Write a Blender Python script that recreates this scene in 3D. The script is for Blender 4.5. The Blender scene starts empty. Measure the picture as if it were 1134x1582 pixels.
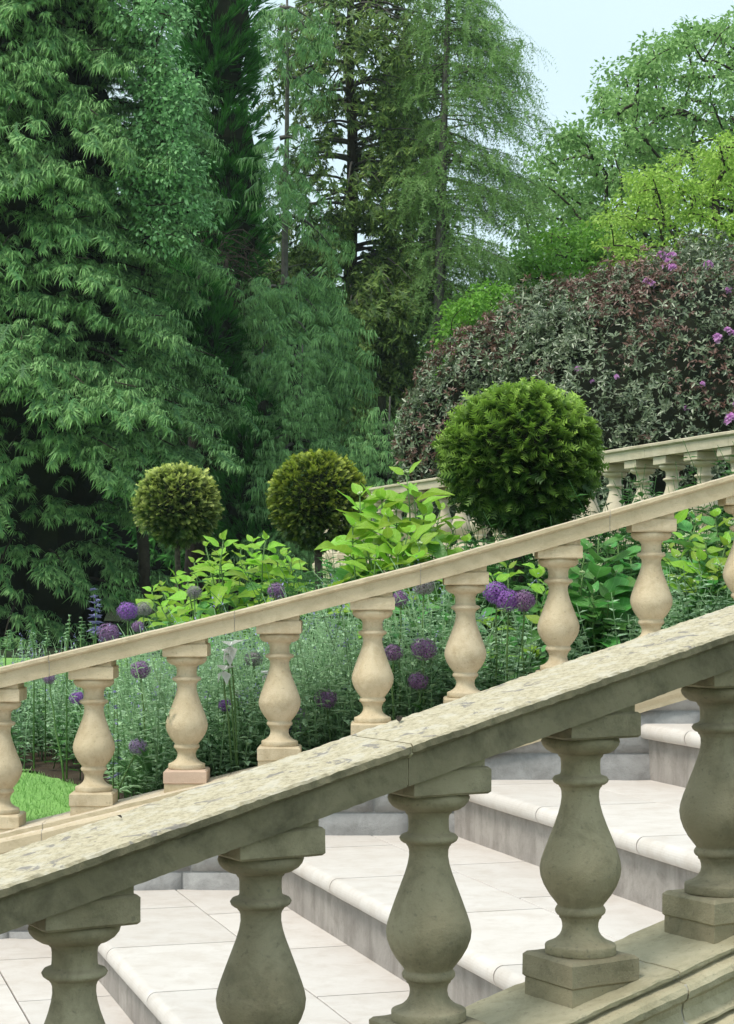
import bpy, math, random
import numpy as np
from mathutils import Vector, Matrix, noise

random.seed(7)
R0 = np.random.default_rng(7)
rad = math.radians
SC = bpy.context.scene
COL = SC.collection

# ------------------------------------------------------------------ camera, sky, sun, exposure
H = 1.60                      # eye height
F = 3000.0                    # focal length in pixels of the 1134 x 1582 photograph
HY = 900.0                    # row of the horizon
cam_d = bpy.data.cameras.new('camera')
cam = bpy.data.objects.new('camera', cam_d)
COL.objects.link(cam)
cam.location = (0, 0, H)
cam.rotation_euler = (rad(90), 0, 0)
cam_d.sensor_fit = 'VERTICAL'
cam_d.sensor_height = 36
cam_d.lens = F / 1582 * 36
cam_d.shift_y = (HY - 791) / 1582
cam_d.clip_start = 0.05
cam_d.clip_end = 2000
SC.camera = cam

SUN_EL, SUN_AZ = 60.0, -128.0     # azimuth measured from +Y towards +X (left of the view, a little behind the camera)
world = bpy.data.worlds.new('World')
SC.world = world
world.use_nodes = True
wn, wl = world.node_tree.nodes, world.node_tree.links
for n in list(wn):
    wn.remove(n)
sky = wn.new('ShaderNodeTexSky')
sky.sky_type = 'NISHITA'
sky.sun_disc = False
sky.sun_elevation = rad(SUN_EL)
sky.sun_rotation = rad(SUN_AZ)
sky.air_density = 1.0
sky.dust_density = 3.0
sky.ozone_density = 1.5
bg = wn.new('ShaderNodeBackground')
bg.inputs[1].default_value = 0.123
wo = wn.new('ShaderNodeOutputWorld')
# thin bright overcast: the clear sky veiled by pale cloud all over
tc = wn.new('ShaderNodeTexCoord')
nz = wn.new('ShaderNodeTexNoise'); nz.inputs['Scale'].default_value = 2.2; nz.inputs['Detail'].default_value = 5
wl.new(tc.outputs['Generated'], nz.inputs['Vector'])
rmp = wn.new('ShaderNodeMapRange')
rmp.inputs['From Min'].default_value = 0.3; rmp.inputs['From Max'].default_value = 0.7
rmp.inputs['To Min'].default_value = 0.5; rmp.inputs['To Max'].default_value = 0.8
wl.new(nz.outputs['Fac'], rmp.inputs['Value'])
mx = wn.new('ShaderNodeMix'); mx.data_type = 'RGBA'
mx.inputs['B'].default_value = (4.4, 5.3, 5.1, 1)
wl.new(rmp.outputs['Result'], mx.inputs['Factor'])
wl.new(sky.outputs[0], mx.inputs['A'])
wl.new(mx.outputs['Result'], bg.inputs[0])
wl.new(bg.outputs[0], wo.inputs[0])

sun_d = bpy.data.lights.new('sun', 'SUN')
sun_d.energy = 1.5
sun_d.angle = rad(18)
sun_d.color = (1.0, 0.95, 0.86)
sun = bpy.data.objects.new('sun', sun_d)
COL.objects.link(sun)
sv = Vector((math.sin(rad(SUN_AZ)) * math.cos(rad(SUN_EL)), math.cos(rad(SUN_AZ)) * math.cos(rad(SUN_EL)), math.sin(rad(SUN_EL))))
sun.rotation_euler = sv.to_track_quat('Z', 'Y').to_euler()

SC.view_settings.view_transform = 'Standard'
SC.view_settings.look = 'None'
SC.view_settings.exposure = 0.95
SC.view_settings.gamma = 1.0
SC.view_settings.use_curve_mapping = False
try:
    SC.cycles.max_bounces = 6
    SC.cycles.diffuse_bounces = 3
    SC.cycles.glossy_bounces = 2
    SC.cycles.transmission_bounces = 3
    SC.cycles.sample_clamp_indirect = 6
    SC.cycles.volume_bounces = 0
    SC.cycles.volume_step_rate = 10
except Exception:
    pass


def P(px, py, Y):
    """point at depth Y that the photograph shows at pixel (px, py)"""
    return Vector(((px - 567) / F * Y, Y, H - (py - HY) / F * Y))


# ------------------------------------------------------------------ materials
def mat_new(name):
    m = bpy.data.materials.new(name)
    m.use_nodes = True
    nt = m.node_tree
    for n in list(nt.nodes):
        nt.nodes.remove(n)
    out = nt.nodes.new('ShaderNodeOutputMaterial')
    return m, nt, out


def rgba(c):
    return (c[0], c[1], c[2], 1.0)


def mixc(nt, fac, a, b):
    n = nt.nodes.new('ShaderNodeMix'); n.data_type = 'RGBA'
    for s, v in (('Factor', fac), ('A', a), ('B', b)):
        if isinstance(v, bpy.types.NodeSocket):
            nt.links.new(v, n.inputs[s])
        elif s == 'Factor':
            n.inputs[s].default_value = v
        else:
            n.inputs[s].default_value = rgba(v)
    return n.outputs['Result']


def noise_fac(nt, vec, scale, lo=0.4, hi=0.6, detail=6, rough=0.6, dist=0.0):
    n = nt.nodes.new('ShaderNodeTexNoise')
    n.inputs['Scale'].default_value = scale
    n.inputs['Detail'].default_value = detail
    n.inputs['Roughness'].default_value = rough
    n.inputs['Distortion'].default_value = dist
    nt.links.new(vec, n.inputs['Vector'])
    r = nt.nodes.new('ShaderNodeMapRange')
    r.inputs['From Min'].default_value = lo
    r.inputs['From Max'].default_value = hi
    nt.links.new(n.outputs['Fac'], r.inputs['Value'])
    return r.outputs['Result'], n.outputs['Fac']


def math_n(nt, op, a, b=None):
    n = nt.nodes.new('ShaderNodeMath'); n.operation = op
    for i, v in enumerate((a, b)):
        if v is None:
            continue
        if isinstance(v, bpy.types.NodeSocket):
            nt.links.new(v, n.inputs[i])
        else:
            n.inputs[i].default_value = v
    return n.outputs[0]


def stone_mat(name, base, warm, stain, stain_amt=0.5, speck=0.0, speck_col=(0.1, 0.09, 0.07), rough=0.85,
              bump=0.25, scale=1.0, lichen=0.0, lichen_col=(0.15, 0.14, 0.145), top_col=None, vary=0.12, streak=0.0):
    m, nt, out = mat_new(name)
    geo = nt.nodes.new('ShaderNodeNewGeometry')
    vec = geo.outputs['Position']
    oi = nt.nodes.new('ShaderNodeObjectInfo')
    f1, _ = noise_fac(nt, vec, 6 * scale, 0.35, 0.65, 5, 0.6)
    col = mixc(nt, f1, base, warm)
    f2, _ = noise_fac(nt, vec, 14 * scale, 0.45, 0.7, 8, 0.7, 0.4)
    col = mixc(nt, math_n(nt, 'MULTIPLY', f2, stain_amt), col, stain)
    if top_col is not None:     # bleached, lichen grown upper faces
        sep = nt.nodes.new('ShaderNodeSeparateXYZ')
        nt.links.new(geo.outputs['True Normal'], sep.inputs[0])
        r = nt.nodes.new('ShaderNodeMapRange')
        r.inputs['From Min'].default_value = 0.45; r.inputs['From Max'].default_value = 0.85
        nt.links.new(sep.outputs['Z'], r.inputs['Value'])
        fa, _ = noise_fac(nt, vec, 110, 0.44, 0.64, 8, 0.75, 0.2)
        tcol = mixc(nt, fa, top_col[0], top_col[1])
        fb, _ = noise_fac(nt, vec, 26, 0.50, 0.60, 6, 0.7)
        tcol = mixc(nt, math_n(nt, 'MULTIPLY', fb, 0.6), tcol, top_col[2])
        col = mixc(nt, r.outputs['Result'], col, tcol)
    if lichen > 0:
        mp = nt.nodes.new('ShaderNodeMapping')
        mp.inputs['Scale'].default_value = (1, 1.0, 1)
        nt.links.new(vec, mp.inputs['Vector'])
        fl, _ = noise_fac(nt, mp.outputs['Vector'], 24, 0.585, 0.62, 5, 0.65, 0.6)
        fg, _ = noise_fac(nt, mp.outputs['Vector'], 2.2, 0.42, 0.5, 2, 0.5)
        sep2 = nt.nodes.new('ShaderNodeSeparateXYZ')
        nt.links.new(geo.outputs['True Normal'], sep2.inputs[0])
        up = math_n(nt, 'GREATER_THAN', sep2.outputs['Z'], 0.6)
        col = mixc(nt, math_n(nt, 'MULTIPLY', math_n(nt, 'MULTIPLY', math_n(nt, 'MULTIPLY', fl, fg), up), lichen), col, lichen_col)
    if speck > 0:
        fs, _ = noise_fac(nt, vec, 120 * scale, 0.62, 0.72, 3, 0.5)
        col = mixc(nt, math_n(nt, 'MULTIPLY', fs, speck), col, speck_col)
    if streak > 0:
        mp = nt.nodes.new('ShaderNodeMapping')
        mp.inputs['Scale'].default_value = (1, 1, 0.16)
        nt.links.new(vec, mp.inputs['Vector'])
        fs, _ = noise_fac(nt, mp.outputs['Vector'], 22, 0.45, 0.68, 4, 0.6)
        col = mixc(nt, math_n(nt, 'MULTIPLY', fs, streak), col, stain)
    # each stone a little different
    hsv = nt.nodes.new('ShaderNodeHueSaturation')
    v = nt.nodes.new('ShaderNodeMapRange')
    v.inputs['To Min'].default_value = 1 - vary; v.inputs['To Max'].default_value = 1 + vary
    nt.links.new(oi.outputs['Random'], v.inputs['Value'])
    nt.links.new(v.outputs['Result'], hsv.inputs['Value'])
    nt.links.new(col, hsv.inputs['Color'])
    bs = nt.nodes.new('ShaderNodeBsdfPrincipled')
    nt.links.new(hsv.outputs['Color'], bs.inputs['Base Color'])
    bs.inputs['Roughness'].default_value = rough
    bs.inputs['Specular IOR Level'].default_value = 0.25
    _, h1 = noise_fac(nt, vec, 55 * scale, 0, 1, 8, 0.75)
    _, h2 = noise_fac(nt, vec, 260 * scale, 0, 1, 4, 0.6)
    hh = math_n(nt, 'ADD', h1, math_n(nt, 'MULTIPLY', h2, 0.35))
    bp = nt.nodes.new('ShaderNodeBump')
    bp.inputs['Strength'].default_value = bump
    bp.inputs['Distance'].default_value = 0.01
    nt.links.new(hh, bp.inputs['Height'])
    nt.links.new(bp.outputs[0], bs.inputs['Normal'])
    nt.links.new(bs.outputs[0], out.inputs[0])
    return m


def leaf_mat(name, dark, light, tip, transl=0.25, rough=0.5, spec=0.3, tipf=1.0):
    m, nt, out = mat_new(name)
    a = nt.nodes.new('ShaderNodeAttribute'); a.attribute_name = 'tint'
    b = nt.nodes.new('ShaderNodeAttribute'); b.attribute_name = 'tip'
    col = mixc(nt, a.outputs['Fac'], dark, light)
    col = mixc(nt, math_n(nt, 'MULTIPLY', b.outputs['Fac'], tipf), col, tip)
    bs = nt.nodes.new('ShaderNodeBsdfPrincipled')
    bs.inputs['Roughness'].default_value = rough
    bs.inputs['Specular IOR Level'].default_value = spec
    nt.links.new(col, bs.inputs['Base Color'])
    tr = nt.nodes.new('ShaderNodeBsdfTranslucent')
    nt.links.new(col, tr.inputs['Color'])
    ms = nt.nodes.new('ShaderNodeMixShader')
    ms.inputs[0].default_value = transl
    nt.links.new(bs.outputs[0], ms.inputs[1]); nt.links.new(tr.outputs[0], ms.inputs[2])
    nt.links.new(ms.outputs[0], out.inputs[0])
    return m


def big_leaf_mat(name, colr, vein, transl=0.35, rough=0.4):
    """a single broad leaf: paler midrib and side veins along the leaf's own axes, hue differing leaf to leaf"""
    m, nt, out = mat_new(name)
    tcn = nt.nodes.new('ShaderNodeTexCoord')
    oi = nt.nodes.new('ShaderNodeObjectInfo')
    sep = nt.nodes.new('ShaderNodeSeparateXYZ')
    nt.links.new(tcn.outputs['Object'], sep.inputs[0])
    ay = math_n(nt, 'ABSOLUTE', sep.outputs['Y'])
    mid = math_n(nt, 'LESS_THAN', ay, 0.012)
    ph = math_n(nt, 'SUBTRACT', sep.outputs['X'], math_n(nt, 'MULTIPLY', ay, 0.9))
    fr = math_n(nt, 'FRACT', math_n(nt, 'MULTIPLY', ph, 7.0))
    side = math_n(nt, 'LESS_THAN', fr, 0.1)
    vn = math_n(nt, 'MAXIMUM', mid, math_n(nt, 'MULTIPLY', side, 0.7))
    f1, nf = noise_fac(nt, tcn.outputs['Object'], 5, 0.3, 0.7, 3)
    col = mixc(nt, math_n(nt, 'MULTIPLY', f1, 0.5), colr, [c * 0.72 for c in colr])
    col = mixc(nt, math_n(nt, 'MULTIPLY', vn, 0.6), col, vein)
    hsv = nt.nodes.new('ShaderNodeHueSaturation')
    v = nt.nodes.new('ShaderNodeMapRange'); v.inputs['To Min'].default_value = 0.75; v.inputs['To Max'].default_value = 1.2
    nt.links.new(oi.outputs['Random'], v.inputs['Value'])
    nt.links.new(v.outputs[0], hsv.inputs['Value'])
    h = nt.nodes.new('ShaderNodeMapRange'); h.inputs['To Min'].default_value = 0.485; h.inputs['To Max'].default_value = 0.52
    nt.links.new(oi.outputs['Random'], h.inputs['Value'])
    nt.links.new(h.outputs[0], hsv.inputs['Hue'])
    nt.links.new(col, hsv.inputs['Color'])
    bs = nt.nodes.new('ShaderNodeBsdfPrincipled')
    bs.inputs['Roughness'].default_value = rough
    bs.inputs['Specular IOR Level'].default_value = 0.35
    nt.links.new(hsv.outputs[0], bs.inputs['Base Color'])
    bp = nt.nodes.new('ShaderNodeBump'); bp.inputs['Strength'].default_value = 0.3; bp.inputs['Distance'].default_value = 0.02
    nt.links.new(math_n(nt, 'SUBTRACT', nf, math_n(nt, 'MULTIPLY', vn, 0.5)), bp.inputs['Height'])
    nt.links.new(bp.outputs[0], bs.inputs['Normal'])
    tr = nt.nodes.new('ShaderNodeBsdfTranslucent')
    nt.links.new(hsv.outputs[0], tr.inputs['Color'])
    ms = nt.nodes.new('ShaderNodeMixShader'); ms.inputs[0].default_value = transl
    nt.links.new(bs.outputs[0], ms.inputs[1]); nt.links.new(tr.outputs[0], ms.inputs[2])
    nt.links.new(ms.outputs[0], out.inputs[0])
    return m


def plain_mat(name, a, b, scale=8, rough=0.8, bump=0.3, dist=0.02, spec=0.2):
    m, nt, out = mat_new(name)
    geo = nt.nodes.new('ShaderNodeNewGeometry')
    f, raw = noise_fac(nt, geo.outputs['Position'], scale, 0.35, 0.65, 7, 0.65)
    bs = nt.nodes.new('ShaderNodeBsdfPrincipled')
    nt.links.new(mixc(nt, f, a, b), bs.inputs['Base Color'])
    bs.inputs['Roughness'].default_value = rough
    bs.inputs['Specular IOR Level'].default_value = spec
    _, h = noise_fac(nt, geo.outputs['Position'], scale * 6, 0, 1, 6, 0.7)
    bp = nt.nodes.new('ShaderNodeBump'); bp.inputs['Strength'].default_value = bump; bp.inputs['Distance'].default_value = dist
    nt.links.new(h, bp.inputs['Height']); nt.links.new(bp.outputs[0], bs.inputs['Normal'])
    nt.links.new(bs.outputs[0], out.inputs[0])
    return m


M = {}
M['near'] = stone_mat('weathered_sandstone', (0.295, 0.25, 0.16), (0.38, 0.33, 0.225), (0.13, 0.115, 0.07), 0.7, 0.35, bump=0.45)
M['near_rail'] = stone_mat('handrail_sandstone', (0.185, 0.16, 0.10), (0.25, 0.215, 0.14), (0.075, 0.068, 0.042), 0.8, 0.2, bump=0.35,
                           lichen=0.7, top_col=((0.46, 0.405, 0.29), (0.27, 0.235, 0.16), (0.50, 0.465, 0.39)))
M['near_cope'] = stone_mat('coping_sandstone', (0.42, 0.37, 0.245), (0.50, 0.445, 0.31), (0.22, 0.20, 0.12), 0.6, 0.3, bump=0.5)
M['far'] = stone_mat('warm_sandstone', (0.56, 0.46, 0.31), (0.60, 0.50, 0.355), (0.37, 0.28, 0.165), 0.7, 0.25, bump=0.4, vary=0.07, streak=0.25)
M['far_rail'] = stone_mat('warm_rail_sandstone', (0.51, 0.42, 0.28), (0.56, 0.465, 0.32), (0.36, 0.29, 0.18), 0.6, 0.15, bump=0.4, vary=0.05,
                          top_col=((0.55, 0.47, 0.36), (0.48, 0.39, 0.27), (0.58, 0.52, 0.44)))
M['far_pink'] = stone_mat('pink_sandstone', (0.52, 0.37, 0.28), (0.56, 0.41, 0.31), (0.42, 0.3, 0.22), 0.4, 0.1, bump=0.25)
M['back'] = stone_mat('pale_sandstone', (0.54, 0.47, 0.34), (0.58, 0.51, 0.39), (0.38, 0.33, 0.23), 0.5, 0.1, bump=0.25, vary=0.06)
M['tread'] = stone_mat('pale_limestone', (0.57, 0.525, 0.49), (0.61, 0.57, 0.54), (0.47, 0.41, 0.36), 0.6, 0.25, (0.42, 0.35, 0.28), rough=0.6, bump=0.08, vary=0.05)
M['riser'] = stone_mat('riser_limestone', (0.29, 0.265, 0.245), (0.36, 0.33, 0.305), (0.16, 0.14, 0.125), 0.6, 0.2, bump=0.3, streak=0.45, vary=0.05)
M['grey'] = stone_mat('grey_rubble_stone', (0.30, 0.295, 0.29), (0.38, 0.375, 0.37), (0.16, 0.155, 0.15), 0.6, 0.1, bump=0.6, vary=0.12)
M['mortar'] = plain_mat('mortar', (0.05, 0.04, 0.033), (0.09, 0.072, 0.058), 30, 0.95)
M['mortar_pale'] = plain_mat('pale_mortar', (0.40, 0.37, 0.32), (0.48, 0.44, 0.38), 30, 0.95)
M['soil'] = plain_mat('soil', (0.035, 0.025, 0.016), (0.07, 0.05, 0.032), 9, 0.95, 0.8)
M['dark_ground'] = plain_mat('dark_ground', (0.07, 0.065, 0.055), (0.13, 0.12, 0.10), 60, 0.95, 0.8, 0.01)  # dark tone for the added ground, limits light bounced upward
M['lawn'] = plain_mat('mown_grass', (0.16, 0.33, 0.08), (0.24, 0.44, 0.12), 3.0, 0.9, 0.6, 0.03)
M['wood'] = plain_mat('woodland_floor', (0.012, 0.02, 0.009), (0.03, 0.045, 0.016), 3, 0.95, 0.8, 0.05)
M['bark'] = plain_mat('dark_bark', (0.035, 0.028, 0.02), (0.075, 0.062, 0.048), 12, 0.9, 0.8, 0.02)
M['bark_grey'] = plain_mat('grey_bark', (0.09, 0.085, 0.075), (0.16, 0.15, 0.135), 14, 0.9, 0.8, 0.02)
M['bark_mottled'] = plain_mat('mottled_bark', (0.025, 0.02, 0.017), (0.11, 0.09, 0.075), 38, 0.85, 0.6, 0.006)
M['dead'] = plain_mat('dead_twig', (0.04, 0.03, 0.024), (0.075, 0.058, 0.045), 9, 0.9)
M['core'] = plain_mat('shade_black', (0.008, 0.012, 0.006), (0.018, 0.02, 0.01), 6, 0.95)  # near-black that stands in for shade deep inside foliage
M['stem_green'] = plain_mat('green_stem', (0.10, 0.19, 0.06), (0.16, 0.26, 0.09), 30, 0.6)
M['stem_brown'] = plain_mat('brown_stem', (0.09, 0.07, 0.04), (0.14, 0.12, 0.06), 30, 0.7)

M['cedar'] = leaf_mat('cedar_foliage', (0.012, 0.068, 0.018), (0.05, 0.19, 0.055), (0.36, 0.62, 0.22), 0.2, 0.5, 0.3)  # silvery tips on a dark base, light and shade put into colour
M['cypress'] = leaf_mat('cypress_foliage', (0.014, 0.085, 0.024), (0.06, 0.2, 0.055), (0.38, 0.66, 0.24), 0.2)
M['yew_dark'] = leaf_mat('dark_conifer_foliage', (0.012, 0.08, 0.013), (0.04, 0.17, 0.028), (0.09, 0.32, 0.05), 0.15)
M['spruce'] = leaf_mat('old_conifer_foliage', (0.02, 0.06, 0.018), (0.06, 0.14, 0.035), (0.3, 0.44, 0.1), 0.25)
M['larch'] = leaf_mat('larch_foliage', (0.12, 0.24, 0.075), (0.21, 0.38, 0.11), (0.28, 0.46, 0.14), 0.35)
M['oak'] = leaf_mat('oak_foliage', (0.12, 0.28, 0.07), (0.25, 0.45, 0.13), (0.34, 0.54, 0.2), 0.35)
M['lime'] = leaf_mat('lime_foliage', (0.19, 0.36, 0.04), (0.36, 0.58, 0.09), (0.44, 0.64, 0.14), 0.4)
M['birch'] = leaf_mat('birch_foliage', (0.096, 0.256, 0.096), (0.224, 0.464, 0.192), (0.320, 0.576, 0.256), 0.3)
M['shrub'] = leaf_mat('spring_shrub_foliage', (0.07, 0.22, 0.02), (0.16, 0.38, 0.045), (0.22, 0.45, 0.06), 0.4)
M['rhodo'] = leaf_mat('rhododendron_foliage', (0.022, 0.05, 0.02), (0.075, 0.115, 0.05), (0.22, 0.27, 0.16), 0.1, 0.32, 0.6)
M['rhodo_red'] = leaf_mat('rhododendron_new_growth', (0.07, 0.026, 0.018), (0.14, 0.065, 0.045), (0.2, 0.11, 0.085), 0.15, 0.4, 0.5)
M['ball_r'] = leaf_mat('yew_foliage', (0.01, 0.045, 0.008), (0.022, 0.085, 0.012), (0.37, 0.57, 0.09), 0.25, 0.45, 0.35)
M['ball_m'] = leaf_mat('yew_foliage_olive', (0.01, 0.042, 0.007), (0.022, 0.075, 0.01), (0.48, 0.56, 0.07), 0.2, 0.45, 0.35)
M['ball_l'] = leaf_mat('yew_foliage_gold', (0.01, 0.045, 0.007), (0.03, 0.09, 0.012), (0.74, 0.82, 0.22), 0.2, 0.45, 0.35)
M['catmint'] = leaf_mat('catmint_foliage', (0.13, 0.27, 0.11), (0.38, 0.58, 0.32), (0.46, 0.64, 0.42), 0.25)
M['catflower'] = leaf_mat('catmint_flower', (0.17, 0.17, 0.38), (0.28, 0.27, 0.5), (0.35, 0.32, 0.6), 0.2)
M['lowgreen'] = leaf_mat('low_foliage', (0.02, 0.09, 0.02), (0.06, 0.18, 0.04), (0.1, 0.24, 0.06), 0.25)
M['blade'] = leaf_mat('grass_blade', (0.17, 0.34, 0.09), (0.28, 0.5, 0.15), (0.34, 0.56, 0.2), 0.3)
M['strap'] = leaf_mat('strap_leaf', (0.05, 0.15, 0.04), (0.12, 0.28, 0.09), (0.16, 0.32, 0.12), 0.3)
M['al_violet'] = leaf_mat('allium_violet', (0.15, 0.04, 0.27), (0.27, 0.09, 0.43), (0.36, 0.18, 0.54), 0.2)
M['al_dull'] = leaf_mat('allium_dusky', (0.13, 0.05, 0.15), (0.25, 0.13, 0.29), (0.33, 0.2, 0.38), 0.2)
M['al_pale'] = leaf_mat('allium_pale', (0.24, 0.15, 0.33), (0.38, 0.27, 0.48), (0.45, 0.35, 0.55), 0.2)
M['al_grey'] = leaf_mat('allium_faded', (0.16, 0.15, 0.14), (0.27, 0.24, 0.25), (0.3, 0.27, 0.3), 0.2)
M['white_petal'] = leaf_mat('white_petal', (0.68, 0.7, 0.66), (0.8, 0.8, 0.78), (0.8, 0.8, 0.8), 0.3)
M['pink_petal'] = leaf_mat('rhododendron_flower', (0.45, 0.13, 0.45), (0.62, 0.25, 0.62), (0.7, 0.4, 0.7), 0.3)
M['leaf_lime'] = big_leaf_mat('lime_leaf', (0.34, 0.58, 0.06), (0.46, 0.66, 0.18), 0.45)
M['leaf_mid'] = big_leaf_mat('mid_green_leaf', (0.12, 0.34, 0.07), (0.24, 0.46, 0.17))
M['leaf_deep'] = big_leaf_mat('deep_green_leaf', (0.05, 0.18, 0.05), (0.13, 0.28, 0.11), 0.2)


# ------------------------------------------------------------------ object helpers
def tag(o, label=None, cat=None, group=None, kind=None):
    if label: o['label'] = label
    if cat: o['category'] = cat
    if group: o['group'] = group
    if kind: o['kind'] = kind
    return o


def empty(name, loc=(0, 0, 0)):
    o = bpy.data.objects.new(name, None)
    o.location = loc
    o.empty_display_size = 0.1
    COL.objects.link(o)
    return o


def link(name, me, parent=None, mat=None, smooth=False):
    if mat is not None and not me.materials:
        me.materials.append(mat)
    if smooth:
        me.polygons.foreach_set('use_smooth', [True] * len(me.polygons))
    o = bpy.data.objects.new(name, me)
    COL.objects.link(o)
    if parent is not None:
        o.parent = parent
        o.matrix_parent_inverse = Matrix.Translation(-Vector(parent.location)) if parent.parent is None else Matrix()
    return o


def mesh_py(name, vs, fs):
    me = bpy.data.meshes.new(name)
    me.from_pydata([tuple(v) for v in vs], [], fs)
    me.update()
    return me


def tri_mesh(name, V, T, tint=None, tip=None):
    """V (n,3), T (m,3) -> mesh with point attributes"""
    me = bpy.data.meshes.new(name)
    V = np.ascontiguousarray(V, dtype=np.float32); T = np.ascontiguousarray(T, dtype=np.int32)
    me.vertices.add(len(V)); me.vertices.foreach_set('co', V.ravel())
    me.loops.add(T.size); me.loops.foreach_set('vertex_index', T.ravel())
    me.polygons.add(len(T))
    me.polygons.foreach_set('loop_start', np.arange(0, T.size, 3, dtype=np.int32))
    me.polygons.foreach_set('loop_total', np.full(len(T), 3, dtype=np.int32))
    for nm, a in (('tint', tint), ('tip', tip)):
        if a is not None:
            at = me.attributes.new(nm, 'FLOAT', 'POINT')
            at.data.foreach_set('value', np.ascontiguousarray(a, dtype=np.float32))
    me.update(calc_edges=True)
    return me


def unit(a):
    a = np.asarray(a, float)
    return a / np.maximum(np.linalg.norm(a, axis=-1, keepdims=True), 1e-9)


def frames(d, up=None, roll=None):
    """rotation matrices whose first column is d and whose third leans to 'up'"""
    x = unit(d)
    u = np.tile(np.array([0, 0, 1.0]), (len(x), 1)) if up is None else np.asarray(up, float)
    y = np.cross(u, x)
    bad = np.linalg.norm(y, axis=1) < 1e-3
    y[bad] = [0, 1, 0]
    y = unit(y)
    z = np.cross(x, y)
    if roll is not None:
        c, s = np.cos(roll)[:, None], np.sin(roll)[:, None]
        y, z = y * c + z * s, -y * s + z * c
    return np.stack([x, y, z], axis=2)


def scatter(tmpl, pos, rot, scale, tint):
    """merge copies of a template (V,T,tip) -> V,T,tint,tip"""
    V, T, tip = tmpl
    n = len(pos)
    sc = np.asarray(scale, float)
    if sc.ndim == 1:
        sc = sc[:, None]
    W = np.einsum('nij,nvj->nvi', rot, V[None] * sc[:, None, :]) + np.asarray(pos)[:, None, :]
    TT = T[None] + (np.arange(n) * len(V))[:, None, None]
    return W.reshape(-1, 3), TT.reshape(-1, 3), np.repeat(np.clip(tint, 0, 1), len(V)), np.tile(tip, n)


def joinp(parts):
    vs, ts, a, b, off = [], [], [], [], 0
    for V, T, ti, tp in parts:
        vs.append(V); ts.append(T + off); a.append(ti); b.append(tp); off += len(V)
    return np.concatenate(vs), np.concatenate(ts), np.concatenate(a), np.concatenate(b)


def foliage(name, parts, mat, parent=None, kind=None):
    if isinstance(parts, tuple):
        parts = [parts]
    V, T, a, b = joinp(parts)
    o = link(name, tri_mesh(name, V, T, a, b), parent, mat)
    if kind:
        o['kind'] = kind
    return o


class Tubes:
    """tapered tubes joined into one mesh"""
    def __init__(s, n=6):
        s.v, s.f, s.n = [], [], n

    def add(s, pts, radii):
        pts = [Vector(p) for p in pts]
        n = s.n
        base = len(s.v)
        prev = None
        for i, p in enumerate(pts):
            t = (pts[min(i + 1, len(pts) - 1)] - pts[max(i - 1, 0)])
            if t.length < 1e-7:
                t = Vector((0, 0, 1))
            t.normalize()
            if prev is None:
                a = Vector((1, 0, 0)) if abs(t.x) < 0.9 else Vector((0, 1, 0))
                u = t.cross(a).normalized()
            else:
                u = (prev - t * prev.dot(t)).normalized()
            prev = u
            w = t.cross(u)
            for k in range(n):
                an = 2 * math.pi * k / n
                s.v.append(p + (u * math.cos(an) + w * math.sin(an)) * radii[i])
        for i in range(len(pts) - 1):
            for k in range(n):
                a0 = base + i * n + k; a1 = base + i * n + (k + 1) % n
                s.f.append((a0, a1, a1 + n, a0 + n))
        e = base + (len(pts) - 1) * n
        s.f.append(tuple(e + k for k in range(n)))
        s.f.append(tuple(base + n - 1 - k for k in range(n)))

    def build(s, name, mat, parent=None, kind=None):
        if not s.v:
            return None
        o = link(name, mesh_py(name, s.v, s.f), parent, mat, smooth=True)
        if kind:
            o['kind'] = kind
        return o


def curve_pts(a, b, sag=0.0, n=6, wob=0.0, side=None):
    a, b = Vector(a), Vector(b)
    L = (b - a).length
    out = []
    for i in range(n + 1):
        t = i / n
        p = a.lerp(b, t)
        p.z += sag * L * 4 * t * (1 - t)
        if wob and 0 < i < n:
            p += Vector((random.uniform(-1, 1), random.uniform(-1, 1), random.uniform(-1, 1))) * wob * L
        out.append(p)
    return out


# ------------------------------------------------------------------ swept and turned stone
def sweep(name, prof, path, across, mat, parent, jit=0.0, jscale=18.0, joint=0.0015, chip=None):
    """profile (u,v) closed, anticlockwise, swept along path points; v is always vertical.
    across: unit horizontal vector of +u for the stone"""
    pts = [Vector(p) for p in path]
    n = len(prof)
    vs, fs = [], []
    ac = Vector(across)
    for i, p in enumerate(pts):
        for j, (u, v) in enumerate(prof):
            q = p + ac * u + Vector((0, 0, v))
            if jit:
                w = chip[j] if chip else 1.0
                nn = 0.45 * noise.noise_vector(q * jscale) + 0.9 * noise.noise_vector(q * jscale * 4.3)
                q += nn * jit * w
            vs.append(q)
    for i in range(len(pts) - 1):
        for j in range(n):
            a = i * n + j; b = i * n + (j + 1) % n
            fs.append((a, b, b + n, a + n))
    fs.append(tuple(range(n - 1, -1, -1)))
    fs.append(tuple((len(pts) - 1) * n + k for k in range(n)))
    me = mesh_py(name, vs, fs)
    o = link(name, me, parent, mat)
    return o


def densify(prof, step):
    out = []
    for i in range(len(prof)):
        a, b = prof[i], prof[(i + 1) % len(prof)]
        d = math.hypot(b[0] - a[0], b[1] - a[1])
        k = max(1, int(d / step))
        for j in range(k):
            t = j / k
            out.append((a[0] + (b[0] - a[0]) * t, a[1] + (b[1] - a[1]) * t))
    return out


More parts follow.
